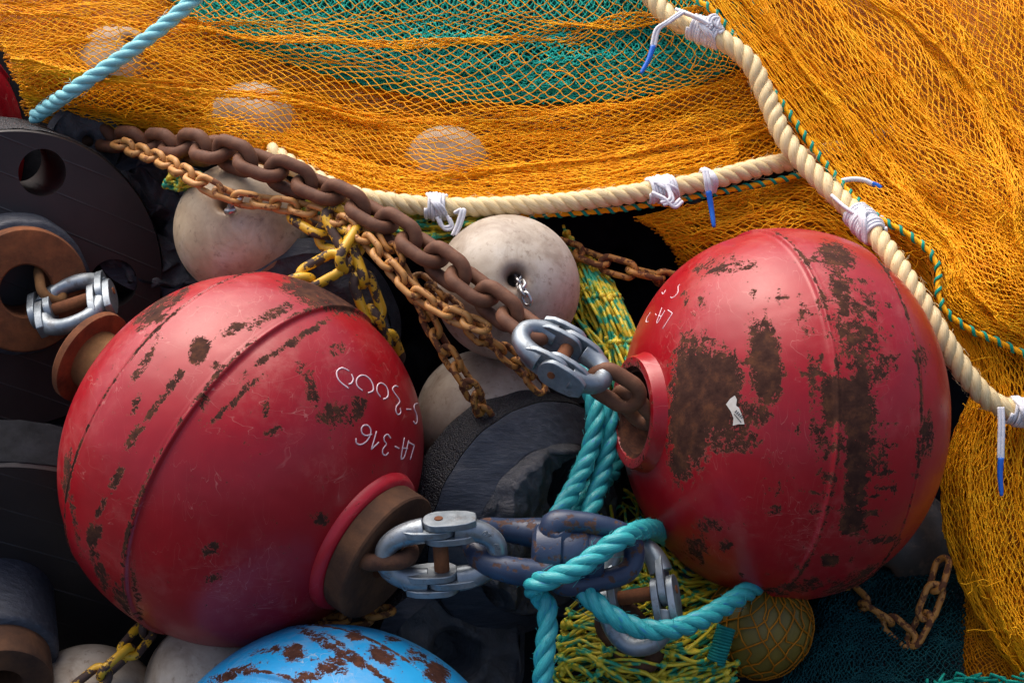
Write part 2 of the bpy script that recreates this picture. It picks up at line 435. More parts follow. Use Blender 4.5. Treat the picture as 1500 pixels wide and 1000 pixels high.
def packed(name, c0, c1):
    m, nt, b = newmat(name); k = NT(nt)
    v = k.mapping(k.coord(), (.35, 1, 1), (.0, 0, 0))
    f = k.noise(95, 5, .7, v, .8)
    k.l(k.ramp(f, [(.35, c0), (.65, c1)]), b.inputs['Base Color']); b.inputs['Roughness'].default_value = .7
    k.l(k.bump(f, 1.0, .006), b.inputs['Normal']); return m
M['packed_orange'] = packed('packed_orange_netting', (.34, .10, .003), (.72, .26, .006))
M['packed_teal'] = packed('packed_teal_netting', (.002, .03, .03), (.008, .15, .12))

# ------------------------------------------------------------ the setting: quay under the heap
g = MB(); s = 40
g.add([(-s, -s, 0), (s, -s, 0), (s, s, 0), (-s, s, 0)], [(0, 1, 2, 3)])
tag(obj('quay_ground', g, M['quay'], smooth=False, origin=(0, 0, 0)), kind='structure')

# ------------------------------------------------------------ bobbins
def add_wear(o, wear):
    a = o.data.attributes.new('wear', 'FLOAT', 'POINT'); a.data.foreach_set('value', wear.astype(np.float32))
def bobbin(name, label, c, R, axis, mat, spots, ends, b=.9, band=(.262, .262), step=.022, seamw=.62, ns=300, group=None, e1=None, zone=.1, seed=1):
    """steel bobbin: two domes and a raised welded band round the middle. axis = direction of its front end"""
    c = np.asarray(c, float); a, f1, f2 = basis(axis)
    base = c.copy(); base[2] = c[2]-R
    t = thing(name, base, label, 'bobbin', group or 'steel bobbins in the heap')
    zs = []
    zmax = b*(1-.33**2.2)**(1/2.2)
    ex_ = 2.2; re = lambda z: max(0, 1-(abs(z)/b)**ex_)**(1/ex_)
    pr = [(-zmax-.01, .0), (-zmax-.001, .2)]; bb, bf = band
    for z in np.linspace(-zmax, -bb-.016, 46): pr.append((z, re(z)))
    for dz, dr in ((-.010, .12), (-.006, .5), (-.002, .85), (.002, 1.0), (.008, 1.02), (.014, .93)): pr.append((-bb+dz, re(-bb)+dr*step))
    for z in np.linspace(-bb+.022, bf-.022, 40): pr.append((z, re(z)+.0*z+step*(.92 if (z < -bb+.03 or z > bf-.03) else .82)))
    for dz, dr in ((-.014, .93), (-.008, 1.02), (-.002, 1.0), (.002, .85), (.006, .5), (.010, .12)): pr.append((bf+dz, re(bf)+dr*step))
    for z in np.linspace(bf+.016, zmax, 46): pr.append((z, re(z)))
    pr += [(zmax+.001, .23)] if ends[0] == 'socket' else [(zmax+.001, .2), (zmax+.01, .0)]
    pr = np.array(pr)*R
    mb = lathe(MB(), pr, c, a, ns)
    V, Q, T = mb.data()
    shell = obj('shell', (V, Q, T), mat, t)
    rel = V-c; z = rel@a; rad = rel-np.outer(z, a); th = np.arctan2(rad@f2, rad@f1)
    nv = rad/R**2+np.outer(z, a)/(b*R)**2; nv /= np.linalg.norm(nv, axis=1)[:, None]+1e-9
    face = nv@NA
    pp = proj(V); sn0 = sines(seed+77, 9, .5, 2.2); wear = np.zeros(len(V))+zone+.10*np.clip(sn0(rel[:, 0]*4+rel[:, 1]*2, rel[:, 2]*4)*2, 0, 1)
    sn = sines(seed, 7, .3, 2.4); sn2 = sines(seed+5, 6, 1, 6)
    for zz in (-bb, bf):
        side = np.exp(-((z/R-zz*(1-.012/abs(zz)))/.017)**2)
        wear = np.maximum(wear, side*(seamw+.42*sn(th/6.283*3, zz*0+0*th)+.25*sn2(th/6.283*4, 0*th)))
    for (x, y, rx, ry, rot, st) in spots:
        dx = pp[:, 0]-x; dy = pp[:, 1]-y; cr, sr = math.cos(R_(rot)), math.sin(R_(rot))
        u = (dx*cr+dy*sr)/rx; v = (-dx*sr+dy*cr)/ry
        q = (np.abs(u)**3+np.abs(v)**3)**(1/3)
        wear = np.maximum(wear, np.clip((1.55-q)/1.0, 0, 1)*(st*.98+.02)*(face > -.05))
    add_wear(shell, wear)
    for s_, kind in ((1, ends[0]), (-1, ends[1])):
        ax = a*s_; e = c+ax*zmax*R
        if kind is None: continue
        if kind == 'flange':      # weld collar, thick rusty washer
            w = MB(); lathe(w, np.array([(-.06, .30), (-.045, .405), (-.018, .41), (.012, .40), (.03, .385), (.034, .30)])*R, e, ax, 96)
            cl = obj('weld_collar', w, M['red_bright'], t); add_wear(cl, np.zeros(len(cl.data.vertices))+.12)
            f = MB(); lathe(f, np.array([(.03, .0), (.03, .35), (.038, .366), (.150, .366), (.16, .358), (.164, .342), (.158, .12), (.06, .115), (.06, 0)])*R, e, ax, 96)
            obj('flange', f, M['rust_flange'], t, sharp=35)
        if kind == 'spool':       # tube with an end disc
            f = MB(); lathe(f, np.array([(-.05, .0), (-.05, .185), (.30, .175), (.30, 0)])*R, e, ax, 72)
            obj('spool_tube', f, M['rust_ochre'], t, sharp=40)
            f = MB(); lathe(f, np.array([(.28, .05), (.28, .262), (.286, .275), (.325, .275), (.335, .265), (.335, .1), (.26, .095)])*R, e, ax, 80)
            obj('spool_disc', f, M['rust_orange'], t, sharp=40)
        if kind == 'socket':      # raised collar round an open tube
            w = MB(); lathe(w, np.array([(-.06, .31), (-.03, .335), (.0, .325), (.03, .312), (.06, .305), (.072, .298), (.075, .28), (.07, .25), (.05, .24), (.045, .222), (-.3, .222)])*R, e, ax, 120)
            cl = obj('socket_collar', w, M['red'], t, sharp=50)
            vv = np.array([v.co for v in cl.data.vertices])+wloc(cl); zz = (vv-e)@ax/R; rr = np.linalg.norm((vv-e)-np.outer((vv-e)@ax, ax), axis=1)/R
            ww = np.where(rr < .245, .95, .12)+np.where((zz > .06), .22, 0); add_wear(cl, ww)
            f = MB(); lathe(f, np.array([(.02, .224), (-.25, .224), (-.25, 0)])*R, e, ax, 60)
            obj('socket_bore', f, M['rust_flange'], t, sharp=40)
    return t, BVHTree.FromPolygons([tuple(v) for v in V], [tuple(q) for q in Q])

CL = P(357, 674, 0.0); AL = DR(.785, -.475, .39)
spotsL = [(478, 432, 62, 20, 17, .85), (395, 462, 40, 9, -28, .62), (345, 480, 22, 8, -30, .6), (292, 515, 13, 20, 20, .95), (318, 535, 14, 8, 30, .6),
          (456, 570, 11, 34, -12, .62), (490, 607, 20, 20, 20, .66), (524, 600, 13, 26, 10, .6), (398, 632, 16, 7, -30, .6), (390, 598, 6, 20, 0, .6), (440, 540, 9, 10, 0, .55),
          (257, 557, 22, 7, -50, .66), (225, 600, 28, 6, -55, .62), (197, 637, 24, 8, -58, .66), (172, 698, 26, 7, -65, .62), (148, 745, 22, 6, -70, .56), (137, 783, 10, 17, 10, .95), (147, 835, 9, 40, -22, .62), (180, 880, 9, 30, -35, .6),
          (228, 455, 36, 13, -40, .72), (252, 447, 60, 6, -48, .58), (212, 530, 40, 7, -58, .6), (200, 590, 24, 6, -70, .5), (98, 690, 6, 36, 8, .7), (110, 760, 5, 60, -10, .5), (520, 425, 60, 12, 20, .55),
          (308, 805, 18, 9, -20, .62), (312, 845, 14, 6, -10, .6), (470, 760, 12, 14, 0, .55), (495, 512, 14, 12, 0, .52), (345, 585, 60, 5, -42, .66), (430, 500, 70, 6, -32, .7), (300, 590, 10, 12, 0, .5), (360, 550, 8, 6, 0, .5), (200, 870, 6, 60, -10, .5)]
bobL, bvhL = bobbin('steel_bobbin', 'large red steel bobbin lettered S-3000 with thick brown flange, left of the dark centre', CL, .272, AL, M['red'], spotsL, ('flange', 'spool'), b=.895, seed=3, band=(.37, .13))
rs_ = random.Random(4)
spotsL += [(rs_.uniform(120, 600), rs_.uniform(430, 900), rs_.uniform(3, 9), rs_.uniform(3, 12), rs_.uniform(-60, 60), rs_.uniform(.4, .58)) for _ in range(46)]
spotsL += [(300+rs_.uniform(-1, 1)*110, 520+rs_.uniform(-1, 1)*90, rs_.uniform(10, 30), rs_.uniform(3, 6), rs_.uniform(-60, -30), rs_.uniform(.45, .62)) for _ in range(14)]
CR = P(1144, 606, -.06); AR = DR(-.945, .02, .32)
spotsR = [(1012, 592, 30, 92, 3, 1.0), (1048, 580, 38, 66, 0, .95), (1060, 540, 30, 22, 0, .8), (1000, 660, 18, 45, 5, .85), (1080, 640, 36, 20, 10, .62), (1122, 530, 22, 56, -6, .98), (1112, 500, 20, 20, 0, .7), (1110, 606, 22, 20, 0, .66), (1070, 655, 40, 12, 0, .58),
          (1228, 588, 26, 40, 0, .98), (1256, 640, 18, 130, 2, .93), (1262, 610, 26, 60, 0, .7), (1215, 700, 16, 14, 0, .62), (1250, 760, 20, 26, 0, .78), (1235, 430, 16, 60, -20, .66), (1255, 480, 40, 60, -10, .56), (1270, 540, 40, 30, 0, .56), (1225, 375, 30, 18, 20, .72), (1215, 820, 14, 9, 0, .9), (1275, 670, 30, 40, 0, .5), (1215, 640, 30, 40, 0, .5),
          (1178, 470, 7, 40, -10, .5), (1190, 560, 7, 60, 0, .56), (1355, 640, 12, 36, 8, .66), (1345, 520, 16, 20, 0, .5), (1040, 770, 26, 12, 10, .6), (1020, 800, 20, 20, 0, .56), (1050, 390, 34, 14, -10, .58), (1090, 388, 20, 10, 0, .55), (1028, 440, 8, 12, 0, .56), (1135, 745, 12, 9, 0, .55), (1195, 745, 10, 10, 0, .55), (1160, 860, 60, 10, -10, .56), (1250, 850, 60, 12, -25, .55), (985, 830, 14, 30, -30, .5), (1010, 520, 20, 12, 0, .62)]
spotsR += [(rs_.uniform(940, 1360), rs_.uniform(360, 850), rs_.uniform(3, 8), rs_.uniform(4, 16), rs_.uniform(-20, 20), rs_.uniform(.4, .58)) for _ in range(60)]
spotsR += [(1250+rs_.uniform(-1, 1)*55, rs_.uniform(380, 800), rs_.uniform(14, 34), rs_.uniform(2, 5), rs_.uniform(-12, 12), rs_.uniform(.5, .7)) for _ in range(40)]
bobR, bvhR = bobbin('steel_bobbin', 'large red steel bobbin with big brown paint-worn patches and open socket, beneath the cream rope', CR, .272, AR, M['red'], spotsR, ('socket', None), b=.845, seed=9, band=(.33, .18))
spotsB = [(345, 985, 40, 8, -20, .75), (430, 955, 16, 12, 0, .85), (460, 930, 30, 6, 20, .6), (500, 955, 70, 7, 28, .66), (485, 975, 24, 14, 0, .66), (560, 960, 22, 12, 30, .82), (520, 930, 14, 8, 0, .7), (540, 975, 80, 5, 38, .66), (640, 985, 18, 16, 40, .85), (610, 960, 18, 10, 30, .66), (450, 990, 20, 8, 0, .6), (575, 935, 14, 6, 0, .6), (400, 950, 40, 5, -10, .5)]
bobB, _ = bobbin('steel_bobbin', 'bright blue steel bobbin with rusty chips, at the bottom edge', P(494, 1194, .12), .266, DR(-.55, -.35, .75), M['blue'], spotsB, ('socket', None), seed=21, zone=.1, seamw=.6)
bobF, _ = bobbin('steel_bobbin', 'dark red steel bobbin peeking out at the far upper left beside the orange net', P(-200, 246, -.62), .296, DR(.5, -.3, .8), M['red'], [(15, 120, 4, 9, 0, .6)], (None, None), ns=160, seed=31)

# ------------------------------------------------------------ writing on the bobbins
def cast(bvh, px, py):
    dr = nrm(P(px, py, 0)-CAMPOS)
    h = bvh.ray_cast(Vector(CAMPOS), Vector(dr))
    return None if h[0] is None else (np.array(h[0]), np.array(h[1]))
def strokes(name, bvh, ss, mat, parent, r=.0013, lift=.0002):
    mb = MB()
    for s_ in ss:
        q = catmull(s_, max(8, 5*len(s_))) if len(s_) > 2 else np.array([np.array(s_[0])+(np.array(s_[1])-np.array(s_[0]))*f for f in np.linspace(0, 1, 8)])
        pts = []
        for x, y in q:
            h = cast(bvh, x, y)
            if h: 
                nn = h[1] if h[1]@NA > 0 else -h[1]
                pts.append(h[0]+nn*lift)
        if len(pts) > 2: tube(mb, np.array(pts), r, 6)
    return obj(name, mb, mat, parent) if mb.n else None
def letters(bvh, glyphs, parent, r):
    for g_ in glyphs: strokes('marker_letter', bvh, g_, M['chalk'], parent, r, -.0003)
letters(bvhL, [
    [[(511.5, 543.0), (501.3, 538.7), (493.6, 543.8), (494.5, 553.2), (500.4, 560.8), (510.6, 568.5)], [(514.9, 548.1), (517.4, 554.9), (514.9, 560.8), (510.6, 562.5)]],
    [[(531.0, 571.9), (523.4, 565.1), (522.2, 556.6), (526.8, 550.6), (534.4, 549.8), (542.1, 555.7), (546.3, 564.2), (546.3, 571.9), (539.2, 575.3)]],
    [[(557.4, 581.2), (552.3, 572.7), (553.1, 564.2), (558.2, 560.8), (565.0, 565.1), (568.4, 572.7), (567.6, 581.2), (561.6, 584.6)]],
    [[(582.9, 565.9), (578.6, 565.1), (574.9, 569.3), (577.8, 575.3), (585.4, 587.2), (580.3, 595.7), (580.3, 603.3), (583.7, 607.0), (587.1, 603.3), (585.7, 597.4)]],
    [[(595.3, 599.1), (602.1, 599.4)]],
    [[(611.8, 590.6), (607.2, 592.3), (606.7, 598.2), (610.1, 606.7), (610.9, 616.9), (608.4, 620.3), (605.8, 616.9)]],
    [[(521.3, 641.6), (522.2, 648.4), (527.6, 650.9), (536.1, 646.7), (542.1, 637.3), (542.9, 628.8), (538.7, 622.9), (532.7, 622.9), (529.3, 628.0), (531.0, 634.8), (537.0, 637.6), (544.6, 635.6)]],
    [[(554.8, 647.5), (543.8, 658.0)], [(543.8, 658.0), (551.4, 631.4)]],
    [[(572.3, 641.6), (567.6, 635.9), (562.5, 639.9), (563.3, 645.8), (565.9, 650.1), (560.8, 657.7), (560.8, 664.5), (565.0, 666.5), (568.7, 662.8)]],
    [[(578.3, 653.5), (584.6, 656.5)]],
    [[(592.2, 640.7), (587.4, 669.6), (589.7, 671.6), (593.1, 666.2), (598.5, 645.0)], [(588.8, 656.0), (597.3, 656.5)]],
    [[(598.2, 647.5), (606.7, 651.8)], [(606.7, 651.8), (600.7, 673.0)]]], bobL, .0012)
letters(bvhR, [
    [[(996.0, 416.4), (993.3, 419.7), (993.3, 427.4), (989.4, 432.9), (984.5, 436.2), (982.3, 435.1)]],
    [[(975.1, 424.7), (971.3, 430.7), (969.6, 428.0)]],
    [[(969.6, 450.5), (962.2, 470.9), (964.1, 471.4), (974.0, 454.4)], [(964.7, 462.1), (968.5, 463.2)]],
    [[(978.4, 453.8), (985.0, 458.8)], [(985.0, 458.8), (970.7, 481.3)]],
    [[(960.3, 459.3), (961.4, 462.1)]],
    [[(952.6, 457.7), (947.6, 465.9), (946.5, 471.4), (949.8, 470.9)]]], bobR, .0009)
# torn paper label
def sticker():
    out = [(1064, 592), (1070, 584), (1077, 579), (1080, 585), (1076, 592), (1083, 597), (1089, 612), (1091, 621), (1082, 621), (1074, 623), (1075, 612), (1071, 602)]
    V = []; 
    cx, cy = np.mean(out, 0)
    for x, y in out+[(cx, cy)]:
        h = cast(bvhR, x, y); V.append(h[0]+(h[1] if h[1]@NA > 0 else -h[1])*.0012)
    k = len(out); mb = MB()
    mb.add(V, None, [(k, i, (i+1) % k) for i in range(k)])
    lab = obj('torn_label', mb, M['paper'], bobR, smooth=False)
    ss = [[(1077+i*2.3, 604+i*2.0), (1080+i*2.3, 600.5+i*2.4)] for i in range(5)]+[[(1076, 606), (1086, 618)]]
    strokes('printed_text', bvhR, ss, M['ink'], lab, .0006, .0014)
sticker()

# ------------------------------------------------------------ plastic floats
def pfloat(label, c, R, axis, mat=None, sq=.97, hole=True, group=None, ns=72):
    c = np.asarray(c); base = c.copy(); base[2] -= R
    pr = []
    if hole:
        pr += [(-.3, .0), (-.3, .085), (-.80, .09), (-.90, .115), (-.955, .16)]
        z0 = .22
    else: pr += [(-1, 0)]; z0 = .05
    for ph in np.linspace(z0, math.pi-z0, 40): pr.append((-math.cos(ph), math.sin(ph)))
    if hole: pr += [(.955, .16), (.90, .115), (.80, .09), (.3, .085), (.3, 0)]
    else: pr += [(1, 0)]
    pr = np.array(pr); pr[:, 0] *= sq
    mb = lathe(MB(), pr*R, c, axis, ns)
    t = obj('trawl_float', mb, mat or M['float'], None, origin=c)
    a = nrm(np.asarray(axis)); V = mb.data()[0]-c; z = V@a/R; r = np.linalg.norm(V-np.outer(V@a, a), axis=1)/R
    add_wear(t, np.clip((.34-r)/.25, 0, 1)*.75*(np.abs(z) > .5) if hole else np.zeros(len(V)))
    tag(t, label, 'float', group); return t
FG = 'cream trawl floats in the heap'
fa = pfloat('cream plastic float beside the black disc, with shackle in its hole', P(354, 336, -.2), .106, DR(-.12, .36, .92), group=FG)
fb = pfloat('cream grey stained float under the cream rope, small bright chain in its rusty hole', P(743, 421, -.12), .111, DR(.12, .10, .98), M['float_grey'], group=FG)
fc = pfloat('cream float below the one with rusty hole, half behind torn black rubber', P(712, 614, -.2), .111, DR(-.3, -.5, .3), M['float_grey'], group=FG)
pfloat('cream float squeezed under the left red bobbin, beside the blue one', P(316, 1008, -.02), .106, DR(.5, .6, -.3), M['float_grey'], group=FG)
pfloat('grey float in the bottom left corner behind the yellow chain', P(135, 1052, -.05), .112, DR(.5, .6, -.5), M['float_grey'], group=FG)
pfloat('float seen through orange netting beside the pale turquoise rope', P(174, 102, -.405), .075, DR(.3, .4, .5), group=FG)
pfloat('float seen through orange netting above the heavy rusty chain', P(370, 190, -.345), .078, DR(.3, .4, -.5), M['float'], group=FG)
pfloat('grey float seen through orange netting above the long cream rope', P(655, 252, -.335), .076, DR(.3, .4, -.5), M['float'], group=FG)
pfloat('float in deep shade behind the right red bobbin, above dark teal net', P(1318, 790, -.24), .088, DR(.3, .4, -.5), M['float_shaded'], group=FG)

# ------------------------------------------------------------ black rubber discs
def displace(V, amp, freq, seed, mask=None):
    s1 = [sines(seed+i, 6, .4, 1.6) for i in range(3)]
    dv = np.stack([s1[i](V[:, (i+1) % 3]*freq, V[:, (i+2) % 3]*freq+V[:, i]*freq*.7) for i in range(3)], -1)*amp
    return V+dv*(1 if mask is None else mask[:, None])
def rubber_disc(label, c, R, axis, thick, hole=.2, lump=.004, seed=1, face_mat=None, group='black rubber discs in the heap', bevel=.12, ns=120, face_in=.0, face_fn=None):
    """c = centre of the front face; axis = front direction; tread, bevelled cut and torn face as parts"""
    c = np.asarray(c); a = nrm(np.asarray(axis)); base = c-a*thick/2; base = base.copy(); base[2] -= R
    t = thing('rubber_disc', base, label, 'rubber disc', group)
    bw = bevel*R
    tr = [(-thick, R*.9)]+[(z, R*(1-.012*math.cos(z*40))) for z in np.linspace(-thick*.97, -bw*.95, 16)]
    mb = lathe(MB(), tr, c, a, ns); V, Q, T = mb.data(); obj('tread', (displace(V, lump, 9, seed), Q, T), M['tread'], t)
    be = [(-bw*.95, R*.995), (-bw*.85, R*.975)]+[(-bw*.85+bw*.85*f, R*.975-bw*f) for f in np.linspace(.1, 1, 8)]
    mb = lathe(MB(), be, c, a, ns); V, Q, T = mb.data(); obj('bevel', (displace(V, lump, 9, seed), Q, T), M['rubber_smooth'], t)
    r1 = R*.975-bw
    fc_ = [(-.03, r1*1.08), (-.003, r1*1.005), (-.004-face_in*.4, r1*.97)]+[(-.006-face_in, r) for r in np.linspace(r1*.93, hole*R+.012, 18 if face_fn is None else 60)]+[(-.012-face_in, hole*R), (-thick*.8, hole*R*.9), (-thick*.8, 0)]
    mb = lathe(MB(), fc_, c, a, ns); V, Q, T = mb.data(); V = displace(V, lump*1.6, 14, seed+50) if face_fn is None else face_fn(V); obj('sidewall', (V, Q, T), face_mat or M['torn'], t)
    mb = lathe(MB(), [(-thick, 0), (-thick, R*.9)], c, a, ns); obj('back', mb, M['rubber'], t)
    return t
# torn disc in the middle of the picture, a spoked rubber wheel with lens-shaped holes
def torn_disc():
    c = P(803, 776, -.10); a = DR(.60, -.27, .75); R = .190; th = .115
    def face(V):
        pp = proj(V); x, y = pp[:, 0], pp[:, 1]
        def ell(cx, cy, rx, ry, rot, soft=.25):
            c_, s_ = math.cos(R_(rot)), math.sin(R_(rot)); u = ((x-cx)*c_+(y-cy)*s_)/rx; v = (-(x-cx)*s_+(y-cy)*c_)/ry
            return np.clip((1-np.sqrt(u*u+v*v))/soft+.5, 0, 1)
        n1 = sines(501, 9, .5, 2.4); n2 = sines(502, 9, 2, 7); n3 = sines(503, 8, 6, 16)
        u, v = x/90, y/90
        h = .006*n1(u, v)+.005*(1-2*np.abs(n2(u*.5, v*.28)))+.002*n3(u*.4, v*.2)
        wx = x+8*n1(v, u); 
        rib = np.clip(1.2-np.abs(wx-(768-.20*(y-640)))/26, 0, 1)*np.clip((y-625)/10, 0, 1)
        h = h+.020*np.clip(rib*1.6, 0, 1)
        h = h+.014*np.clip(ell(832, 625, 48, 30, -25)*1.3, 0, 1)
        h = h-.07*ell(822, 706, 20, 38, 24)-.08*ell(700, 900, 26, 46, 20)
        rr_ = np.linalg.norm((V-c)-np.outer((V-c)@a, a), axis=1)/R
        h = (h+.010)*np.clip((.722-rr_)/.03, 0, 1)
        return V+np.outer(h, a)
    t = rubber_disc('torn black rubber disc with granular tread standing between the two red bobbins', c, R, a, th, .06, .003, 5, bevel=.25, face_in=.0, face_fn=face, ns=260)
torn_disc()
rubber_disc('black rubber disc with granular rim just above the left red bobbin', P(455, 492, -.16), .150, DR(.30, -.12, .9), .09, .2, .004, 11, M['torn'])
rubber_disc('black rubber disc in shadow behind the crossing ochre chains', P(590, 480, -.27), .165, DR(.3, -.1, .9), .1, .2, .006, 15, M['rubber'])
rubber_disc('sooty rounded rubber disc at the lower end of the pale turquoise rope', P(128, 208, -.37), .068, DR(.2, -.1, .9), .09, .15, .005, 19, M['torn'])
rubber_disc('dark rubber disc squeezed between the grooved black disc and a cream float', P(235, 330, -.38), .12, DR(.35, .1, .9), .09, .15, .012, 23, M['torn'])
rubber_disc('black rubber disc in the shadow gap left of the right red bobbin', P(905, 400, -.40), .19, DR(.1, -.1, .9), .1, .2, .005, 27, M['rubber'])
rubber_disc('black rubber disc deep behind the turquoise ropes', P(880, 740, -.36), .20, DR(.1, -.1, .9), .1, .2, .005, 29, M['rubber'])
rubber_disc('black rubber disc in the dark below the left red bobbin', P(110, 850, -.30), .24, DR(.3, -.1, .9), .1, .2, .004, 33, M['rubber'])
rubber_disc('black rubber disc low in the dark beside the blue bobbin', P(668, 968, -.10), .128, DR(.42, -.12, .88), .11, .34, .007, 35, M['torn'])

def roller(label, c, R, axis, thick, holes, hub, ring, mat, hub_len, ring_len, ring_mat, tread=None):
    """big moulded rubber roller: grooved disc face with round holes, rubber hub, steel ring in the middle"""
    c = np.asarray(c); a, e1, e2 = basis(axis)
    base = c-a*thick/2; base[2] -= R
    t = thing('rubber_roller', base, label, 'roller')
    mb = lathe(MB(), [(-thick, 0), (-thick, R*.98), (-thick+.006, R), (-.008, R*1.0), (-.004, R*.993), (0, R*.985), (0, 0)], c, a, 160)
    d = obj('disc', mb, mat, t)
    cs = []
    for (px, py, r) in holes:
        # point of the face plane under that pixel
        o = CAMPOS; dr = nrm(P(px, py, 0)-CAMPOS); tt = ((c-o)@a)/(dr@a); q = o+dr*tt
        cb = MB(); lathe(cb, [(-thick*2.5, 0), (-thick*2.5, r), (.05, r), (.05, 0)], q, a, 48)
        cs.append(obj('cutter', cb, None, None))
    bpy.context.view_layer.update()
    boolean_cut(d, cs)
    mb = lathe(MB(), [(-thick*.98, R*1.001), (-thick+.004, R*1.008)]+[(z, R*1.006) for z in np.linspace(-thick+.01, -.012, 10)]+[(-.006, R*1.002)], c, a, 200)
    V, Q, T = mb.data(); obj('tread', (displace(V, .0012, 30, 3), Q, T), tread or M['tread'], t)
    mb = lathe(MB(), [(-.01, hub), (hub_len*.9, hub*.97), (hub_len, hub*.93), (hub_len, ring*.9)], c, a, 90)
    V, Q, T = mb.data(); obj('hub', (displace(V, .002, 20, 5), Q, T), M['rubber_smooth'], t)
    mb = lathe(MB(), [(0, ring*.98), (ring_len-.006, ring), (ring_len-.001, ring*.97), (ring_len, ring*.93), (ring_len, ring*.44), (ring_len-.004, ring*.41), (ring_len-.09, ring*.4), (ring_len-.09, 0)], c, a, 90)
    obj('steel_ring', mb, ring_mat, t, sharp=35)
    return t
AG = DR(.42, -.20, .88)
roller('huge black rubber roller with grooved face and round holes, at the left edge', P(22, 412, -.27), .243, AG, .18, [(62, 253, .038), (166, 415, .040)], .112, .099, M['disc_face'], .06, .085, M['rust_orange'])
roller('second black rubber roller in the lower left shadow, with blue-black hub and rusty ring', P(-10, 880, -.06), .272, DR(.25, -.62, .74), .1, [], .09, .075, M['disc_face'], .12, .17, M['rust_flange'], M['rubber'])

# ------------------------------------------------------------ chains
def link_mesh(name, L, W, w, mat, ns=10, n=36):
    """one chain link lying in its local XY plane, long axis X"""
    hl = (L-w)/2; hw = (W-w)/2; s = hl-hw
    pts = []
    m = n//2
    for i in range(m): 
        t = -math.pi/2+math.pi*i/(m-1); pts.append((s+hw*math.cos(t), hw*math.sin(t), 0))
    for i in range(m):
        t = math.pi/2+math.pi*i/(m-1); pts.append((-s+hw*math.cos(t), hw*math.sin(t), 0))
    mb = tube(MB(), np.array(pts), w/2, ns, closed=True)
    V, Q, T = mb.data()
    return mk_mesh(name, V, Q, T, mat)
def chain(label, path, L, W, w, mat, roll0=35, group=None, jit=9, name='chain', fixed_roll=None):
    me = link_mesh('link', L, W, w, mat)
    wp = PA(path); p = catmull(wp, 500); tot = plen(p); pitch = L-2*w-.0004
    ld = np.r_[0, np.cumsum(np.linalg.norm(np.diff(p, axis=0), axis=1))]
    t = thing(name, p[len(p)//2], label, 'chain', group or 'chains lying over the gear'); og = wloc(t)
    k = int(tot/pitch)
    at = lambda s_: np.array([np.interp(s_, ld, p[:, j]) for j in range(3)])
    rr = random.Random(len(label))
    for i in range(k+1):
        s_ = min(i*pitch, tot); c = at(s_); tx = nrm(at(min(s_+pitch/2, tot))-at(max(s_-pitch/2, 0)))
        y0 = NA-tx*(NA@tx); y0 = nrm(y0); z0 = np.cross(tx, y0)
        an = R_(roll0+90*(i % 2)+rr.uniform(-jit, jit))
        y = y0*math.cos(an)+z0*math.sin(an); z = np.cross(tx, y)
        o = bpy.data.objects.new('link', me); COL.objects.link(o); o.parent = t
        mx = Matrix(((tx[0], y[0], z[0]), (tx[1], y[1], z[1]), (tx[2], y[2], z[2])))
        o.rotation_euler = mx.to_euler(); o.location = c-og
    return t
chain('heavy brown rusty chain running from the black roller down to the bright connector',
      [(120, 200, -.44), (175, 207, -.37), (240, 213, -.26), (310, 219, -.15), (370, 238, -.10), (440, 266, -.085), (520, 302, -.05), (600, 352, -.01), (670, 402, .03), (735, 452, .055), (772, 480, .075)],   .091, .063, .0204, M['chain'], 38)
chain('slim ochre chain draped across the left cream float under the heavy chain',
      [(178, 212, -.32), (240, 236, -.19), (290, 264, -.085), (340, 288, -.08), (400, 298, -.085), (460, 310, -.075), (520, 336, -.03), (560, 378, .0), (605, 425, .02), (655, 458, .035), (712, 480, .045)], .049, .032, .0098, M['thin_chain'], 40)
chain('slim rusty ochre chain hanging down across the lower cream float',
      [(566, 352, -.02), (590, 398, .0), (616, 446, .0), (640, 492, .0), (665, 532, .0), (690, 570, -.01), (712, 612, -.06)], .049, .032, .0098, M['thin_chain_dark'], 30)
chain('short rusty ochre chain behind the heavy chain beside the stained float',
      [(620, 415, -.02), (665, 452, .01), (705, 492, .015), (745, 520, .02), (785, 560, .0)], .049, .032, .0098, M['thin_chain_dark'], 60)
chain('yellow painted chain hooked behind the top of the left red bobbin',
      [(455, 330, -.09), (490, 350, -.06), (522, 356, -.03), (485, 388, -.02), (440, 412, -.03), (400, 440, -.10)], .088, .05, .0155, M['yellow_chain'], 25)
chain('yellow painted chain hanging down behind the left red bobbin',
      [(500, 335, -.05), (515, 365, -.04), (528, 405, -.03), (545, 452, -.04), (565, 500, -.09), (580, 540, -.14)], .088, .044, .0155, M['yellow_chain'], 70)
chain('rusty ochre chain in the dark gap left of the right red bobbin',
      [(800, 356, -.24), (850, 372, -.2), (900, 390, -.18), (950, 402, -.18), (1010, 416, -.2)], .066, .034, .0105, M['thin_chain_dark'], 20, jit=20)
chain('rusty chain lying on the dark teal net at the lower right',
      [(1225, 845, -.14), (1262, 884, -.10), (1300, 908, -.08), (1335, 938, -.06), (1350, 912, -.06), (1368, 868, -.06), (1382, 820, -.08)], .066, .036, .0105, M['thin_chain_dark'], 10, jit=25)
chain('yellow chain in the bottom left corner over a grey float',
      [(225, 905, -.02), (195, 945, .02), (160, 978, .05), (120, 1010, .06)], .074, .04, .013, M['yellow_chain'], 20)
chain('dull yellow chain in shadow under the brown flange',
      [(440, 905, -.02), (480, 908, .03), (520, 905, .03), (560, 895, .0)], .06, .034, .011, M['thin_chain_dark'], 20)

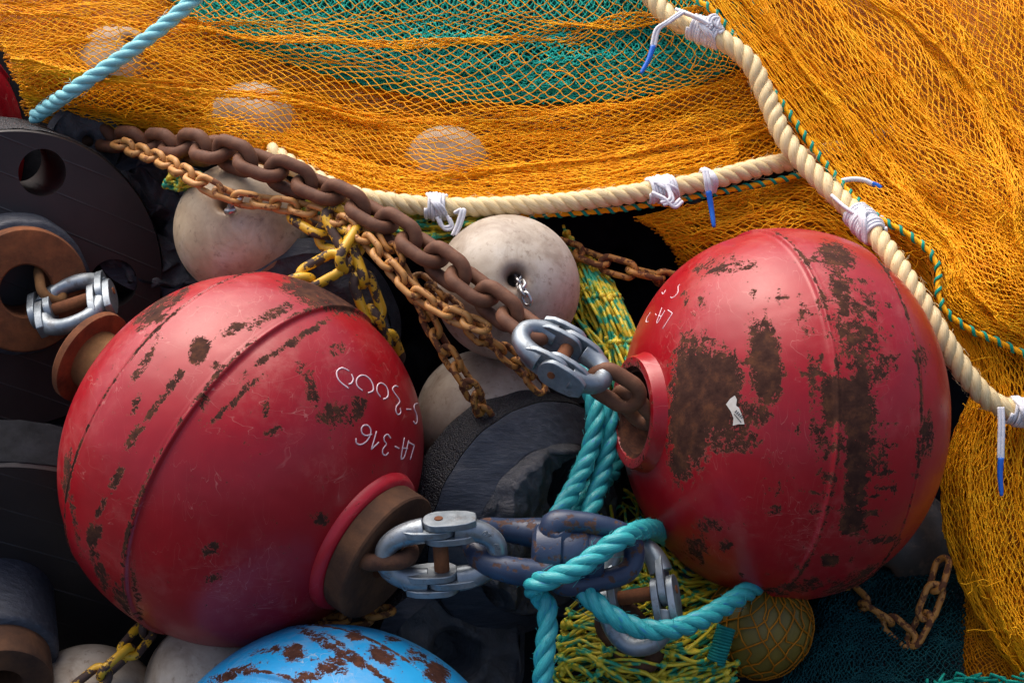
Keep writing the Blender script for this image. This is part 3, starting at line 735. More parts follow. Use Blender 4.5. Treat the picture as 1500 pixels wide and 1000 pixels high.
# ------------------------------------------------------------ coupling links, swivel, loose links
def place_mesh(name, me, parent, c, ex, ey):
    ez = np.cross(ex, ey)
    o = bpy.data.objects.new(name, me); COL.objects.link(o); o.parent = parent
    o.rotation_euler = Matrix(((ex[0], ey[0], ez[0]), (ex[1], ey[1], ez[1]), (ex[2], ey[2], ez[2]))).to_euler()
    o.location = np.asarray(c)-wloc(parent); return o
def textmesh(s_, size, depth):
    cu = bpy.data.curves.new('stamp', 'FONT'); cu.body = s_; cu.size = size; cu.extrude = depth; cu.align_x = 'CENTER'; cu.align_y = 'CENTER'
    o = bpy.data.objects.new('stamp', cu); COL.objects.link(o)
    me = bpy.data.meshes.new_from_object(o.evaluated_get(bpy.context.evaluated_depsgraph_get()))
    bpy.data.objects.remove(o); bpy.data.curves.remove(cu)
    me.name = 'stamped_digits'; me.materials.clear(); me.materials.append(M['galv']); return me
def coupling(label, c, ex, ey, L, W, r, group='galvanised coupling links', stamp=None):
    """two forked half links (fork and tongue swapped between the arms) on a rusty pin along ey"""
    c = np.asarray(c); ex = nrm(ex); ey = nrm(ey-ex*(ey@ex)); ez = np.cross(ex, ey)
    t = thing('coupling_link', c, label, 'coupling link', group)
    hw = W/2-r; pl = .0115*W/.125
    X = lambda x, y, z=0: c+ex*x+ey*y+ez*z
    br = r*1.6
    def plate(mb, sx, y, h, ln):
        o = []
        for i in range(15):
            th = -math.pi/2+math.pi*i/14; o.append((-sx*br*.98*math.cos(th), br*math.sin(th)))
        o += [(sx*ln*.4, br*.99), (sx*ln*.75, br*.86), (sx*ln, r*.85), (sx*ln*1.02, 0), (sx*ln, -r*.85), (sx*ln*.75, -br*.86), (sx*ln*.4, -br*.99)]
        if sx > 0: o = o[::-1]
        extrude(mb, o, X(0, y), ex, ez, ey, h)
    for sx, tongue in ((-1, 1), (1, -1)):
        mb = MB(); pts = []; rad = []
        n = 33
        for i in range(n):
            f = -1+2*i/(n-1); th = f*math.pi/2
            x = sx*(L/2-r)*(abs(math.cos(th))**.8); y = hw*(math.copysign(abs(math.sin(th))**.85, th))
            if abs(x) < br*.9: continue
            pts.append(X(x, y)); rad.append(r*(1.0+.28*abs(math.sin(th))**4))
        tube(mb, np.array(pts), np.array(rad), 20)
        ln = br*2.25
        plate(mb, sx, tongue*hw, pl*1.05, ln)
        for k in (-1, 1): plate(mb, sx, -tongue*hw+k*pl*1.12, pl, ln)
        V, Q, T = mb.data(); me_o = obj('half_link', (V, Q, T), M['galv'], t, sharp=38)
        bv = me_o.modifiers.new('soft', 'BEVEL'); bv.width = .0012; bv.segments = 2; bv.limit_method = 'ANGLE'; bv.angle_limit = R_(40)
    mb = MB(); lathe(mb, [(-hw-pl*1.75, 0), (-hw-pl*1.75, r*.42), (-hw, r*.45), (-hw+pl*1.7, r*.75), (hw-pl*1.7, r*.75), (hw, r*.45), (hw+pl*1.75, r*.42), (hw+pl*1.75, 0)], c, ey, 32)
    obj('pin', mb, M['rust_orange'], t, sharp=35)
    for s_, x, y, ang in (stamp or []):
        me = textmesh(s_, .0125, .0006)
        e1 = ex*math.cos(ang)+ey*math.sin(ang); e2 = -ex*math.sin(ang)+ey*math.cos(ang)
        place_mesh('stamped_digits', me, t, X(x, y, r*1.03), e1, e2)
    return t
def loose(label, c, ex, ey, L, W, w, mat, name='chain_link'):
    ex = nrm(ex); ey = nrm(ey-ex*(ey@ex)); me = link_mesh('ring', L, W, w, mat, 14, 48)
    ez = np.cross(ex, ey); o = bpy.data.objects.new(name, me); COL.objects.link(o); o.location = c
    o.rotation_euler = Matrix(((ex[0], ey[0], ez[0]), (ex[1], ey[1], ez[1]), (ex[2], ey[2], ez[2]))).to_euler()
    return tag(o, label, 'chain link', 'single rusty links')
# between flange and swivel
coupling('galvanised coupling between the brown flange and the blue swivel', P(646, 812, .175), DR(1, .06, -.02), DR(-.02, 1, .42), .184, .108, .0142,
         stamp=[('07', .064, .034, -.9), ('69', .077, .014, -1.3), ('10', -.074, -.022, 1.1), ('07', -.05, -.04, .3)])
loose('rusty link joining the brown flange to the galvanised coupling', P(566, 811, .165), DR(1, .05, .12), DR(.15, -.45, .9), .092, .064, .0245, M['rust'])
# upper connector
coupling('bright galvanised coupling at the lower end of the heavy rusty chain', P(824, 522, .10), DR(.86, -.49, .05), DR(-.5, -.5, .74), .158, .092, .0138)
loose('rusty link of the right red bobbin nearest the bright coupling', P(902, 568, .085), DR(.80, -.5, -.1), DR(.3, .75, .55), .094, .066, .0225, M['chain'])
loose('rusty link going into the socket of the right red bobbin', P(932, 597, .055), DR(.66, -.75, -.35), DR(.5, .1, .8), .088, .062, .0225, M['chain'])
# on the left, roller to bobbin
coupling('galvanised coupling between the rusty roller ring and the brown spool at left', P(106, 445, -.185), DR(.15, -.60, .70), DR(1, .26, .12), .125, .124, .0128)
loose('rusty link emerging from the rusty roller ring at left', P(74, 416, -.215), DR(.2, -.6, .5), DR(-.6, .2, .6), .085, .056, .016, M['rust_ochre'])
# right of the swivel
coupling('galvanised coupling hanging off the right loop of the blue swivel', P(932, 872, .09), DR(.12, -.95, .25), DR(.96, .12, .3), .172, .112, .0138,
         stamp=[('08', -.066, -.034, 2.4), ('TM', -.072, .02, 1.2)])
loose('dark rusty link under the turquoise rope below the blue swivel', P(922, 932, .06), DR(.60, -.75, .1), DR(.7, .6, .3), .12, .075, .024, M['rust_flange'])
# swivel
def swivel():
    c = P(826, 808, .15)
    t = thing('swivel', c, 'dark blue painted steel swivel with rusty scrapes, wrapped by turquoise rope', 'swivel')
    ex = DR(1, -.06, 0)
    mb = MB(); lathe(mb, [(-.045, 0), (-.045, .028), (-.04, .036), (-.012, .043), (-.006, .044), (-.003, .039), (.0, .041), (.028, .041), (.033, .037), (.036, .039), (.052, .036), (.056, .03), (.056, 0)], c, ex, 40)
    obj('barrel', mb, M['swivel'], t, sharp=40)
    mb = MB()
    p = catmull([P(800, 782, .10), P(762, 778, .09), P(715, 775, .10), P(694, 790, .135), P(705, 818, .165), P(745, 834, .18), P(800, 838, .17), P(815, 815, .16)], 60)
    tube(mb, p, np.interp(np.linspace(0, 1, 60), [0, .2, .5, .85, 1], [.024, .017, .0165, .02, .028]), 18)
    obj('eye', mb, M['swivel'], t)
    mb = MB()
    p = catmull([P(835, 800, .16), P(812, 772, .165), P(838, 764, .17), P(880, 770, .165), P(918, 785, .15), P(929, 812, .14), P(916, 838, .145), P(870, 852, .16), P(830, 855, .165), P(818, 840, .16), P(832, 815, .155)], 90)
    tube(mb, p, np.interp(np.linspace(0, 1, 90), [0, .08, .2, .5, .8, .92, 1], [.022, .024, .0155, .015, .0155, .02, .022]), 18)
    obj('bail', mb, M['swivel'], t)
swivel()
# float furniture
def shackle():
    t = thing('shackle', P(343, 300, -.1), 'small steel shackle in the hole of the left cream float', 'shackle')
    mb = tube(MB(), catmull([P(337, 312, -.115), P(336, 303, -.09), P(343, 296, -.078), P(352, 291, -.078), P(356, 284, -.09)], 30), .0038, 10); obj('bow', mb, M['steel'], t)
    mb = tube(MB(), catmull([P(332, 310, -.095), P(338, 309, -.088), P(344, 306, -.09)], 12), .0055, 10); obj('pin', mb, M['steel'], t)
shackle()
chain('small bright steel chain coming out of the rusty hole of the stained float', [(757, 402, -.05), (763, 416, -.015), (769, 432, .0), (776, 448, .0)], .024, .018, .005, M['steel'], 30, name='small_chain')

# ------------------------------------------------------------ ropes
def strand_mesh(p, r, k, pitch, hand=1, n_seg=12, ph0=0.0, taper=None):
    """one strand of a three-strand laid rope along world path p with outer radius r; gives uv along/around"""
    n = len(p); t, a, b = frames(p)
    s_ = np.r_[0, np.cumsum(np.linalg.norm(np.diff(p, axis=0), axis=1))]
    ph = hand*2*math.pi*s_/pitch+k*2*math.pi/3+ph0
    sn = sines(int(1000*r)+k, 6, .5, 3); wv = sn(s_*9, 0*s_); ro, rs = .46*r*(1+.06*sn(s_*14, 0*s_+.5)), .56*r*(1+.05*wv)
    ph = ph+.25*sn(s_*5, 0*s_+k*.0)
    q = p+a*(ro*np.cos(ph))[:, None]+b*(ro*np.sin(ph))[:, None]
    mb = tube(MB(), q, rs, n_seg)
    V, Q, T = mb.data()
    u = np.repeat(s_*40, n_seg); v = np.tile(np.arange(n_seg)/n_seg, n)
    return V, Q, T, np.stack([u, v], -1), n_seg
def rope(name, label, path, r, mat, pitch=None, group=None, cat='rope', hand=1, world_path=None, step=None, fib=None):
    wp = PA(path) if world_path is None else world_path
    L = plen(catmull(wp, 200)); pitch = pitch or r*3.0
    n = int(L/(step or pitch/24)); p = catmull(wp, n)
    t = thing(name, p[n//2], label, cat, group)
    for k in range(3):
        V, Q, T, uv, ns = strand_mesh(p, r, k, pitch, hand, 14)
        o = obj('strand', (V, Q, T), mat, t)
        me = o.data; ul = me.uv_layers.new(name='UVMap')
        li = np.empty(len(me.loops), np.int32); me.loops.foreach_get('vertex_index', li)
        uvv = np.vstack([uv, [[uv[0, 0], .5], [uv[-1, 0], .5]]])
        lu = uvv[li].copy()
        nq = len(Q)*4   # seam: last column wraps to 1
        qv = lu[:nq].reshape(-1, 4, 2); wrap = (qv[:, :, 1].max(1)-qv[:, :, 1].min(1)) > .5
        qv[wrap] = np.where((qv[wrap][:, :, 1:2] < .25)*np.array([0, 1]) > 0, 1.0, qv[wrap])
        ul.data.foreach_set('uv', lu.astype(np.float32).ravel())
    rg = np.random.default_rng(len(label)); T_, a, b = frames(p); mb = MB()
    for q in rg.integers(3, n-3, int(L*300)):
        f = rg.uniform(0, 6.28); o_ = a[q]*math.cos(f)+b[q]*math.sin(f); tg = T_[q]*rg.normal(0, 1)+np.cross(T_[q], o_)*rg.normal(0, .6)
        l_ = rg.uniform(.005, .014); q0 = p[q]+o_*r*.97
        tube(mb, np.array([q0, q0+o_*l_*.22+tg*l_*.5, q0+o_*l_*.3+tg*l_]),   .0003, 3, cap=False)
    fz = obj('loose_fibres', mb, fib or mat, t); fz['kind'] = 'stuff'
    return t, p
ropeB, pB = rope('cream_rope', 'thick cream laid rope running down the right side over the red bobbin',
    [(905, -60, -.36), (950, -8, -.33), (985, 28, -.31), (1045, 52, -.29), (1095, 88, -.27), (1122, 140, -.255), (1148, 200, -.23), (1190, 252, -.20), (1245, 305, -.16), (1292, 356, -.10), (1335, 420, -.05), (1378, 490, -.03), (1420, 555, -.03), (1460, 592, -.04), (1510, 605, -.05), (1580, 600, -.08)], .0165, M['cream_rope'], .064, 'cream ropes')
ropeA, pA = rope('cream_rope', 'cream laid rope along the lower edge of the orange net, under the other cream rope',
    [(395, 222, -.19), (450, 256, -.155), (510, 284, -.14), (570, 296, -.14), (650, 303, -.14), (740, 302, -.145), (850, 294, -.16), (950, 280, -.18), (1040, 264, -.205), (1110, 246, -.235), (1170, 234, -.27), (1240, 215, -.30), (1340, 188, -.33)], .0155, M['cream_rope'], .060, 'cream ropes')
rope('pale_rope', 'pale turquoise laid rope slanting across the upper left corner',
    [(330, -45, -.26), (285, -2, -.25), (235, 42, -.24), (170, 90, -.235), (110, 130, -.24), (72, 156, -.30), (50, 172, -.34)], .0125, M['pale_rope'], .072)
TG = 'turquoise ropes at the swivel'
rope('turquoise_rope', 'turquoise rope bight hanging left beside the right bobbin socket, nearest the torn disc',
    [(852, 545, -.07), (868, 580, -.05), (872, 620, -.035), (862, 665, -.025), (840, 715, .0), (815, 760, .04), (795, 810, .06)], .0146, M['turq_rope'], .082, TG)
rope('turquoise_rope', 'turquoise rope hanging beside the bobbin socket, right one of the pair',
    [(842, 530, -.09), (872, 560, -.065), (889, 600, -.05), (892, 645, -.045), (880, 700, -.03), (866, 745, .0), (850, 800, .04)], .0146, M['turq_rope'], .082, TG)
rope('turquoise_rope', 'turquoise rope strand in shade between the hanging pair and the blue swivel',
    [(905, 640, -.16), (898, 690, -.14), (868, 715, -.08), (846, 745, -.03), (835, 800, .02)], .0135, M['turq_rope'], .075, TG)
rope('turquoise_rope', 'turquoise rope wrapped over the blue swivel and hanging down to the bottom edge',
    [(1015, 810, -.22), (978, 786, -.08), (950, 774, .07), (915, 786, .175), (880, 808, .19), (845, 832, .205), (805, 848, .205), (782, 856, .19), (785, 868, .165), (800, 885, .165), (802, 920, .17), (797, 965, .175), (794, 1030, .17)], .0148, M['turq_rope'], .082, TG)
rope('turquoise_rope', 'turquoise rope curving under the coupling towards the right red bobbin',
    [(836, 838, .12), (858, 868, .165), (890, 897, .175), (930, 918, .17), (975, 922, .16), (1020, 910, .13), (1060, 888, .09), (1100, 862, .04), (1140, 840, -.05)], .0148, M['turq_rope'], .082, TG)

# ------------------------------------------------------------ lashings on the cream ropes
def lashing(label, p, px0, px1, tail, tip, r_rope, extra=(), rc=.0030, group='white cord lashings'):
    """cord wound round rope path p between two pixels, loose doubled tail with a taped tip"""
    pp = proj(p); i0 = np.argmin(np.hypot(pp[:, 0]-px0[0], pp[:, 1]-px0[1])); i1 = np.argmin(np.hypot(pp[:, 0]-px1[0], pp[:, 1]-px1[1]))
    if i0 > i1: i0, i1 = i1, i0
    seg = p[i0:i1+1]; t = thing('lashing', seg[len(seg)//2], label, 'lashing', group)
    q = catmull(seg, 400) if len(seg) > 2 else seg
    L = plen(q); T_, a, b = frames(q); s_ = np.linspace(0, 1, len(q))
    turns = max(3, L/(rc*1.75))
    ph = s_*turns*2*math.pi; rr = r_rope+rc*.7+.0012*np.sin(s_*19)+.002*np.sin(s_*3.14)**2
    h = q+a*(rr*np.cos(ph))[:, None]+b*(rr*np.sin(ph))[:, None]
    h = catmull(h[::4], int(turns*22))
    obj('coil', tube(MB(), h, rc, 7), M['white_cord'], t)
    mb = MB()      # knot lumps across the coil
    c = q[len(q)//2]; e = nrm(T_[len(q)//2]); n0 = nrm(NA-e*(NA@e)); s0 = np.cross(e, n0)
    for k, (u0, u1, sd) in enumerate(((-.5, .45, 1), (.4, -.35, -1), (-.15, .2, 1))):
        pts = [c+e*L*u0+s0*sd*(-r_rope-.003), c+e*L*(u0*.4)+n0*(r_rope+.006)+s0*sd*(-.5*r_rope), c+e*L*u1*.5+n0*(r_rope+.008)+s0*sd*.3*r_rope, c+e*L*u1+s0*sd*(r_rope+.004)]
        w = catmull(pts, 24); tube(mb, w, rc, 7); tube(mb, w+e*rc*1.7, rc, 7)
    obj('knot', mb, M['white_cord'], t)
    if extra:
        mb = MB()
        for ex_ in extra: 
            w = catmull(PA(ex_), 40); tube(mb, w, rc, 7); tube(mb, w+XA*rc*1.2-UA*rc*1.2, rc, 7)
        obj('loop', mb, M['white_cord'], t)
    if tail:
        mb = MB(); w = catmull(PA(tail), 30)
        tube(mb, w+XA*rc*.85, rc, 7); tube(mb, w-XA*rc*.85, rc, 7)
        obj('tail', mb, M['white_cord'], t)
    if tip:
        w = catmull(PA(tip), 20); mb = MB()
        tube(mb, w, np.interp(np.linspace(0, 1, 20), [0, .1, .85, 1], [.0048, .0047, .0036, .0026]), 10)
        obj('taped_tip', mb, M['blue_tip'], t)
    return t
lashing('white cord lashing with blue tip at the top of the right hand cream rope', pB, (1012, 38), (1052, 60),
        [(1000, 18, -.275), (978, 33, -.27), (963, 44, -.27), (957, 68, -.27)], [(957, 68, -.27), (950, 88, -.265), (939, 108, -.26)], .0165,
        [[(990, 14, -.29), (1012, 22, -.27), (1040, 36, -.265)], [(1036, 40, -.265), (1040, 25, -.27), (1050, 24, -.28), (1047, 36, -.27), (1056, 40, -.28), (1050, 46, -.27)]])
lashing('white cord lashing on the right hand cream rope above the red bobbin', pB, (1250, 312), (1282, 345),
        None, None, .0165,
        [[(1218, 286, -.16), (1240, 305, -.135), (1268, 322, -.12)], [(1262, 322, -.13), (1270, 305, -.15), (1280, 312, -.15), (1276, 322, -.14), (1292, 318, -.16), (1290, 328, -.15)]])
lashing('white cord lashing on the lower cream rope left of the stained float', pA, (624, 302), (654, 304),
        [(668, 312, -.115), (678, 308, -.11), (672, 330, -.11), (665, 345, -.11)], None, .0155, [[(640, 318, -.12), (648, 332, -.12), (660, 330, -.12), (655, 316, -.12)]])
lashing('white double lashing on the lower cream rope right of the stained float', pA, (948, 280), (990, 274),
        None, None, .0155, [[(955, 282, -.155), (972, 290, -.15), (985, 300, -.15), (996, 292, -.16)], [(975, 270, -.16), (982, 290, -.15), (968, 297, -.15)]])
lashing('single white cord turn with hanging blue tip on the lower cream rope', pA, (1030, 266), (1038, 264),
        [(1033, 250, -.17), (1036, 266, -.165), (1038, 280, -.17)], [(1038, 280, -.17), (1042, 305, -.17), (1046, 333, -.165)], .0155)
lashing('white cord turn with hanging blue tip at the right end of the cream rope', pB, (1478, 599), (1500, 605),
        [(1466, 596, -.015), (1467, 620, -.012), (1466, 660, -.01), (1466, 672, -.01)], [(1466, 670, -.01), (1465, 695, -.01), (1467, 726, -.01)], .0165)
tl = thing('lashing', P(1250, 268, -.17), 'loose white cord end with blue tip half buried in netting, right of the rope crossing', 'lashing', 'white cord lashings')
obj('tail', tube(MB(), catmull(PA([(1222, 268, -.21), (1245, 263, -.205), (1265, 264, -.205), (1278, 270, -.205)]), 24), .0042, 8), M['white_cord'], tl)
obj('taped_tip', tube(MB(), catmull(PA([(1277, 269, -.205), (1284, 272, -.205), (1290, 276, -.205)]), 12), .0045, 8), M['blue_tip'], tl)

# ------------------------------------------------------------ nets
def crw(t, n):
    t = np.clip(t, 0, 1)*(n-1); i = np.minimum(np.floor(t).astype(int), n-2); f = t-i
    w = [-.5*f+f**2-.5*f**3, 1-2.5*f**2+1.5*f**3, .5*f+2*f**2-1.5*f**3, -.5*f**2+.5*f**3]
    return i, w
def surf(ctrl):
    """ctrl rows (v) x cols (u) x (px, py, d) -> function (u, v) -> px, py, d"""
    c = np.asarray(ctrl, float)
    c = np.concatenate([2*c[:1]-c[1:2], c, 2*c[-1:]-c[-2:-1]], 0)
    c = np.concatenate([2*c[:, :1]-c[:, 1:2], c, 2*c[:, -1:]-c[:, -2:-1]], 1)
    nv, nu = c.shape[0]-2, c.shape[1]-2
    def fn(u, v):
        iu, wu = crw(u, nu); iv, wv = crw(v, nv); s_ = 0
        for a in range(4):
            for b in range(4): s_ = s_+c[iv+a, iu+b]*(wv[a]*wu[b])[..., None]
        return s_
    return fn
def net(name, fn, nu, nv, rad, mat, parent, seed=1, warp=(.03, 3, .012, 9), fold=(.012, 3.5), wob=5, jit=.8, knot=1.8, sag=.0012, clip=None, vwarp_u=.6, deep=False):
    """diamond mesh: rows j along v, staggered nodes along u, every twine a three-sided tube with a knot at each node"""
    r = np.random.default_rng(seed)
    j, i = np.meshgrid(np.arange(nv+1), np.arange(nu+1), indexing='ij')
    u = (i+.5*(j % 2))/(nu+.5); v = j/nv
    s1, s2, s3, s4 = sines(seed*7+1, 5, .3, 1.2), sines(seed*7+2, 5, .5, 2.2), sines(seed*7+3, 6, .6, fold[1]), sines(seed*7+4, 6, 1.0, fold[1]*2)
    edge = np.clip(np.minimum(v, 1-v)*8, 0, 1)
    vv = v+edge*(warp[0]*np.sin(6.283*(warp[1]*v+vwarp_u*s1(u, v*.4)+seed))+warp[2]*np.sin(6.283*(warp[3]*v+1.1*s2(u, v*.3))))
    uu = u+.012*s2(u*1.3, v)
    p = fn(np.clip(uu, 0, 1), np.clip(vv, 0, 1))
    f = s3(u*.8, v*2.0)
    p[..., 2] += edge*(fold[0]*f+fold[0]*.45*s4(u, v*2))
    p[..., 1] += wob*s4(u*1.5+.3, v*1.2)*edge; p[..., 0] += wob*s3(u*1.7, v*1.5+.2)*edge
    p[..., 0:2] += r.normal(0, jit, p.shape[:2]+(2,)); p[..., 2] += r.normal(0, jit*.0008, p.shape[:2])
    W = PA(p)
    idx = lambda a, b: a*(nu+1)+b
    E = []
    jj, ii = np.meshgrid(np.arange(nv), np.arange(nu+1), indexing='ij')
    E.append(np.stack([idx(jj, ii), idx(jj+1, ii)], -1).reshape(-1, 2))
    odd = (jj % 2 == 1); i2 = np.where(odd, ii+1, ii-1); ok = (i2 >= 0) & (i2 <= nu)
    E.append(np.stack([idx(jj, ii)[ok], idx(jj+1, np.clip(i2, 0, nu))[ok]], -1))
    E = np.concatenate(E); Wf = W.reshape(-1, 3); pf = p.reshape(-1, 3)
    if clip is not None:
        keep = clip(pf[:, 0], pf[:, 1]); E = E[keep[E[:, 0]] & keep[E[:, 1]]]
    else: keep = np.ones(len(Wf), bool)
    a, b = Wf[E[:, 0]], Wf[E[:, 1]]; m = (a+b)/2+r.normal(0, sag, a.shape)
    t = b-a; t /= np.linalg.norm(t, axis=1)[:, None]+1e-9
    h = np.array([.31, -.62, .72]); x = np.cross(t, h); x /= np.linalg.norm(x, axis=1)[:, None]+1e-9; y = np.cross(t, x)
    th = np.array([0, 2.094, 4.189]); ring = np.cos(th)[None, :, None]*x[:, None]+np.sin(th)[None, :, None]*y[:, None]
    rr = rad*r.uniform(.85, 1.15, len(a))[:, None, None]
    V = np.stack([a[:, None]+ring*rr, b[:, None]+ring*rr] if deep else [a[:, None]+ring*rr, m[:, None]+ring*rr, b[:, None]+ring*rr], 1).reshape(-1, 3)
    o = np.arange(len(a))[:, None]*(6 if deep else 9); q = []
    for s_ in (0,) if deep else (0, 3):
        for k in range(3): q.append(np.concatenate([o+s_+k, o+s_+(k+1) % 3, o+s_+3+(k+1) % 3, o+s_+3+k], 1))
    mb = MB(); mb.add(V, np.concatenate(q))
    if knot and not deep:
        kk = Wf[np.unique(E)]; dirs = np.array([(1, 0, 0), (-1, 0, 0), (0, 1, 0), (0, -1, 0), (0, 0, 1), (0, 0, -1)])*rad*knot
        V = (kk[:, None]+dirs[None]).reshape(-1, 3); o = np.arange(len(kk))[:, None]*6
        tri = np.array([(0, 2, 4), (2, 1, 4), (1, 3, 4), (3, 0, 4), (2, 0, 5), (1, 2, 5), (3, 1, 5), (0, 3, 5)])
        mb.add(V, None, (o[:, None]+tri[None]).reshape(-1, 3))
    return obj(name, mb, mat, parent)
def sheet(name, fn, mat, parent, doff=-.05, nu=90, nv=60, amp=.012, seed=1, clip=None):
    """crumpled body of netting packed too tight to tell the twines apart"""
    v, u = np.meshgrid(np.linspace(0, 1, nv), np.linspace(0, 1, nu), indexing='ij')
    p = fn(u, v); s_ = sines(seed, 8, 1, 5); p[..., 2] += doff+amp*s_(u, v)
    i, j = np.meshgrid(np.arange(nv-1), np.arange(nu-1), indexing='ij')
    Q = np.stack([i*nu+j, i*nu+j+1, (i+1)*nu+j+1, (i+1)*nu+j], -1).reshape(-1, 4)
    o = obj(name, MB().add(PA(p).reshape(-1, 3), Q), mat, parent); o['kind'] = 'stuff'
    return o

core = surf([[(-420, 1420, -.35), (100, 1420, -.30), (700, 1420, -.30), (1300, 1420, -.30), (1950, 1420, -.35)],
             [(-400, 1000, -.48), (100, 1000, -.42), (700, 1000, -.40), (1300, 1000, -.40), (1900, 1000, -.45)],
             [(-400, 600, -.58), (100, 600, -.50), (700, 560, -.50), (1300, 600, -.46), (1900, 600, -.48)],
             [(-400, 200, -.75), (100, 200, -.58), (700, 250, -.52), (1300, 200, -.50), (1900, 200, -.55)],
             [(-400, -160, -.95), (100, -160, -.70), (700, -160, -.66), (1300, -160, -.66), (1900, -160, -.7)]])
hp = sheet('dark_backing_sheet', core, M['rubber'], None, 0, 160, 120, .03, 91)  # added black sheet: keeps the gaps dark and stops light from behind
tag(hp, 'added dark backing sheet underneath everything, blocking light from behind', 'backing sheet', kind='stuff')
# --- upper left orange net: open mesh on top of a teal net and of tightly gathered orange folds
A = [[(42, 165, -.40), (200, 206, -.40), (400, 240, -.21), (600, 300, -.165), (850, 292, -.19), (1080, 252, -.25), (1250, 205, -.33)],
     [(22, 105, -.29), (190, 130, -.29), (400, 160, -.255), (605, 215, -.25), (850, 215, -.26), (1070, 180, -.29), (1210, 130, -.35)],
     [(-15, 45, -.34), (180, 45, -.33), (390, 70, -.33), (620, 110, -.32), (850, 115, -.32), (1040, 90, -.34), (1140, 50, -.38)],
     [(-90, -80, -.42), (170, -80, -.42), (380, -80, -.42), (630, -80, -.42), (850, -80, -.42), (1000, -80, -.42), (1080, -80, -.44)]]
fA_ = surf(A)
BUL = ((174, 100, 60, .045), (370, 178, 62, .045), (655, 236, 62, .045))
def fA(u, v):
    p = fA_(u, v)
    for x, y, r_, h_ in BUL: p[..., 2] += h_*np.exp(-((p[..., 0]-x)**2+(p[..., 1]-y)**2)/r_**2)
    return p
def holes(x, y):
    k = np.ones(len(x), bool)
    for cx, cy, r_ in ((168, 90, 34), (366, 166, 36), (652, 230, 34)): k &= np.hypot(x-cx, (y-cy)*1.25) > r_
    return k
netA = thing('fishing_net', P(600, 300, -.25), 'orange diamond mesh net spread across the top left, edged by the cream rope', 'net', 'orange nets')
net('open_mesh', fA, 60, 128, .00095, M['orange'], netA, 1, (.050, 3, .014, 8), (.018, 3.5), 8, .8)
A2 = [[(45, 168, -.43), (200, 210, -.43), (400, 244, -.245), (600, 304, -.20), (850, 298, -.22), (1080, 258, -.28), (1250, 210, -.36)],
      [(22, 108, -.33), (190, 135, -.33), (400, 190, -.30), (605, 240, -.29), (850, 240, -.29), (1070, 205, -.32), (1220, 160, -.38)],
      [(-10, 50, -.38), (180, 60, -.38), (400, 130, -.36), (610, 180, -.355), (850, 180, -.355), (1060, 150, -.37), (1180, 100, -.42)],
      [(-90, -80, -.48), (170, -60, -.48), (330, 20, -.44), (610, 110, -.42), (850, 110, -.42), (1040, 70, -.42), (1130, 30, -.46)]]
fA2 = surf(A2)
def off(fn, dd, dx=0, dy=0):
    def g_(u, v):
        p = fn(u, v); p = p+np.array([dx, dy, dd]); return p
    return g_
net('gathered_mesh', off(fA2, .012, 5, 2), 66, 150, .0010, M['orange'], netA, 2, (.055, 4, .014, 11), (.020, 3), 7, .9, clip=holes)
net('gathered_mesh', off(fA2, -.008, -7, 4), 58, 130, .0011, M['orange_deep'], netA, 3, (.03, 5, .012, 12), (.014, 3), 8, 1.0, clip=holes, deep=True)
sheet('packed_folds', fA2, M['packed_orange'], netA, -.05, seed=4)
# gathered hem that hangs by the rope
hem = surf([[(185, 208, -.42), (330, 228, -.25), (480, 272, -.18), (620, 305, -.17), (850, 300, -.19), (1080, 256, -.25)],
            [(185, 195, -.41), (330, 200, -.25), (480, 250, -.175), (620, 282, -.155), (850, 278, -.175), (1080, 232, -.24)],
            [(180, 165, -.42), (330, 172, -.28), (480, 220, -.22), (620, 252, -.205), (850, 250, -.225), (1080, 205, -.27)]])
net('gathered_hem', hem, 54, 46, .0010, M['orange'], netA, 6, (.02, 3, .01, 6), (.008, 4), 3, .9)
# --- teal net beneath
TT = [[(225, -20, -.42), (330, 55, -.385), (450, 100, -.37), (600, 138, -.36), (720, 150, -.355), (880, 146, -.355), (1000, 128, -.36), (1090, 92, -.37)],
      [(225, -30, -.43), (330, 30, -.375), (450, 70, -.36), (600, 100, -.35), (720, 112, -.35), (880, 108, -.35), (1000, 95, -.35), (1090, 65, -.365)],
      [(225, -60, -.46), (330, -20, -.40), (450, 10, -.39), (600, 35, -.38), (720, 40, -.375), (880, 40, -.375), (1000, 30, -.375), (1120, 15, -.39)],
      [(225, -100, -.50), (330, -100, -.46), (450, -100, -.46), (600, -100, -.46), (720, -100, -.46), (880, -100, -.46), (1000, -100, -.46), (1150, -100, -.47)]]
fT = surf(TT)
netT = thing('fishing_net', P(700, 120, -.36), 'teal green net lying under the orange mesh along the top', 'net')
net('mesh', off(fT, .006), 120, 80, .0017, M['teal'], netT, 11, (.012, 4, .006, 9), (.005, 3), 2, 1.2, 1.5, .0015)
net('mesh', off(fT, -.002, 4, 3), 110, 70, .0018, M['teal_dark'], netT, 12, (.012, 4, .006, 9), (.005, 3), 2, 1.2, 1.5, .0015, deep=True)
sheet('packed_folds', fT, M['packed_teal'], netT, -.016, amp=.004, seed=14)
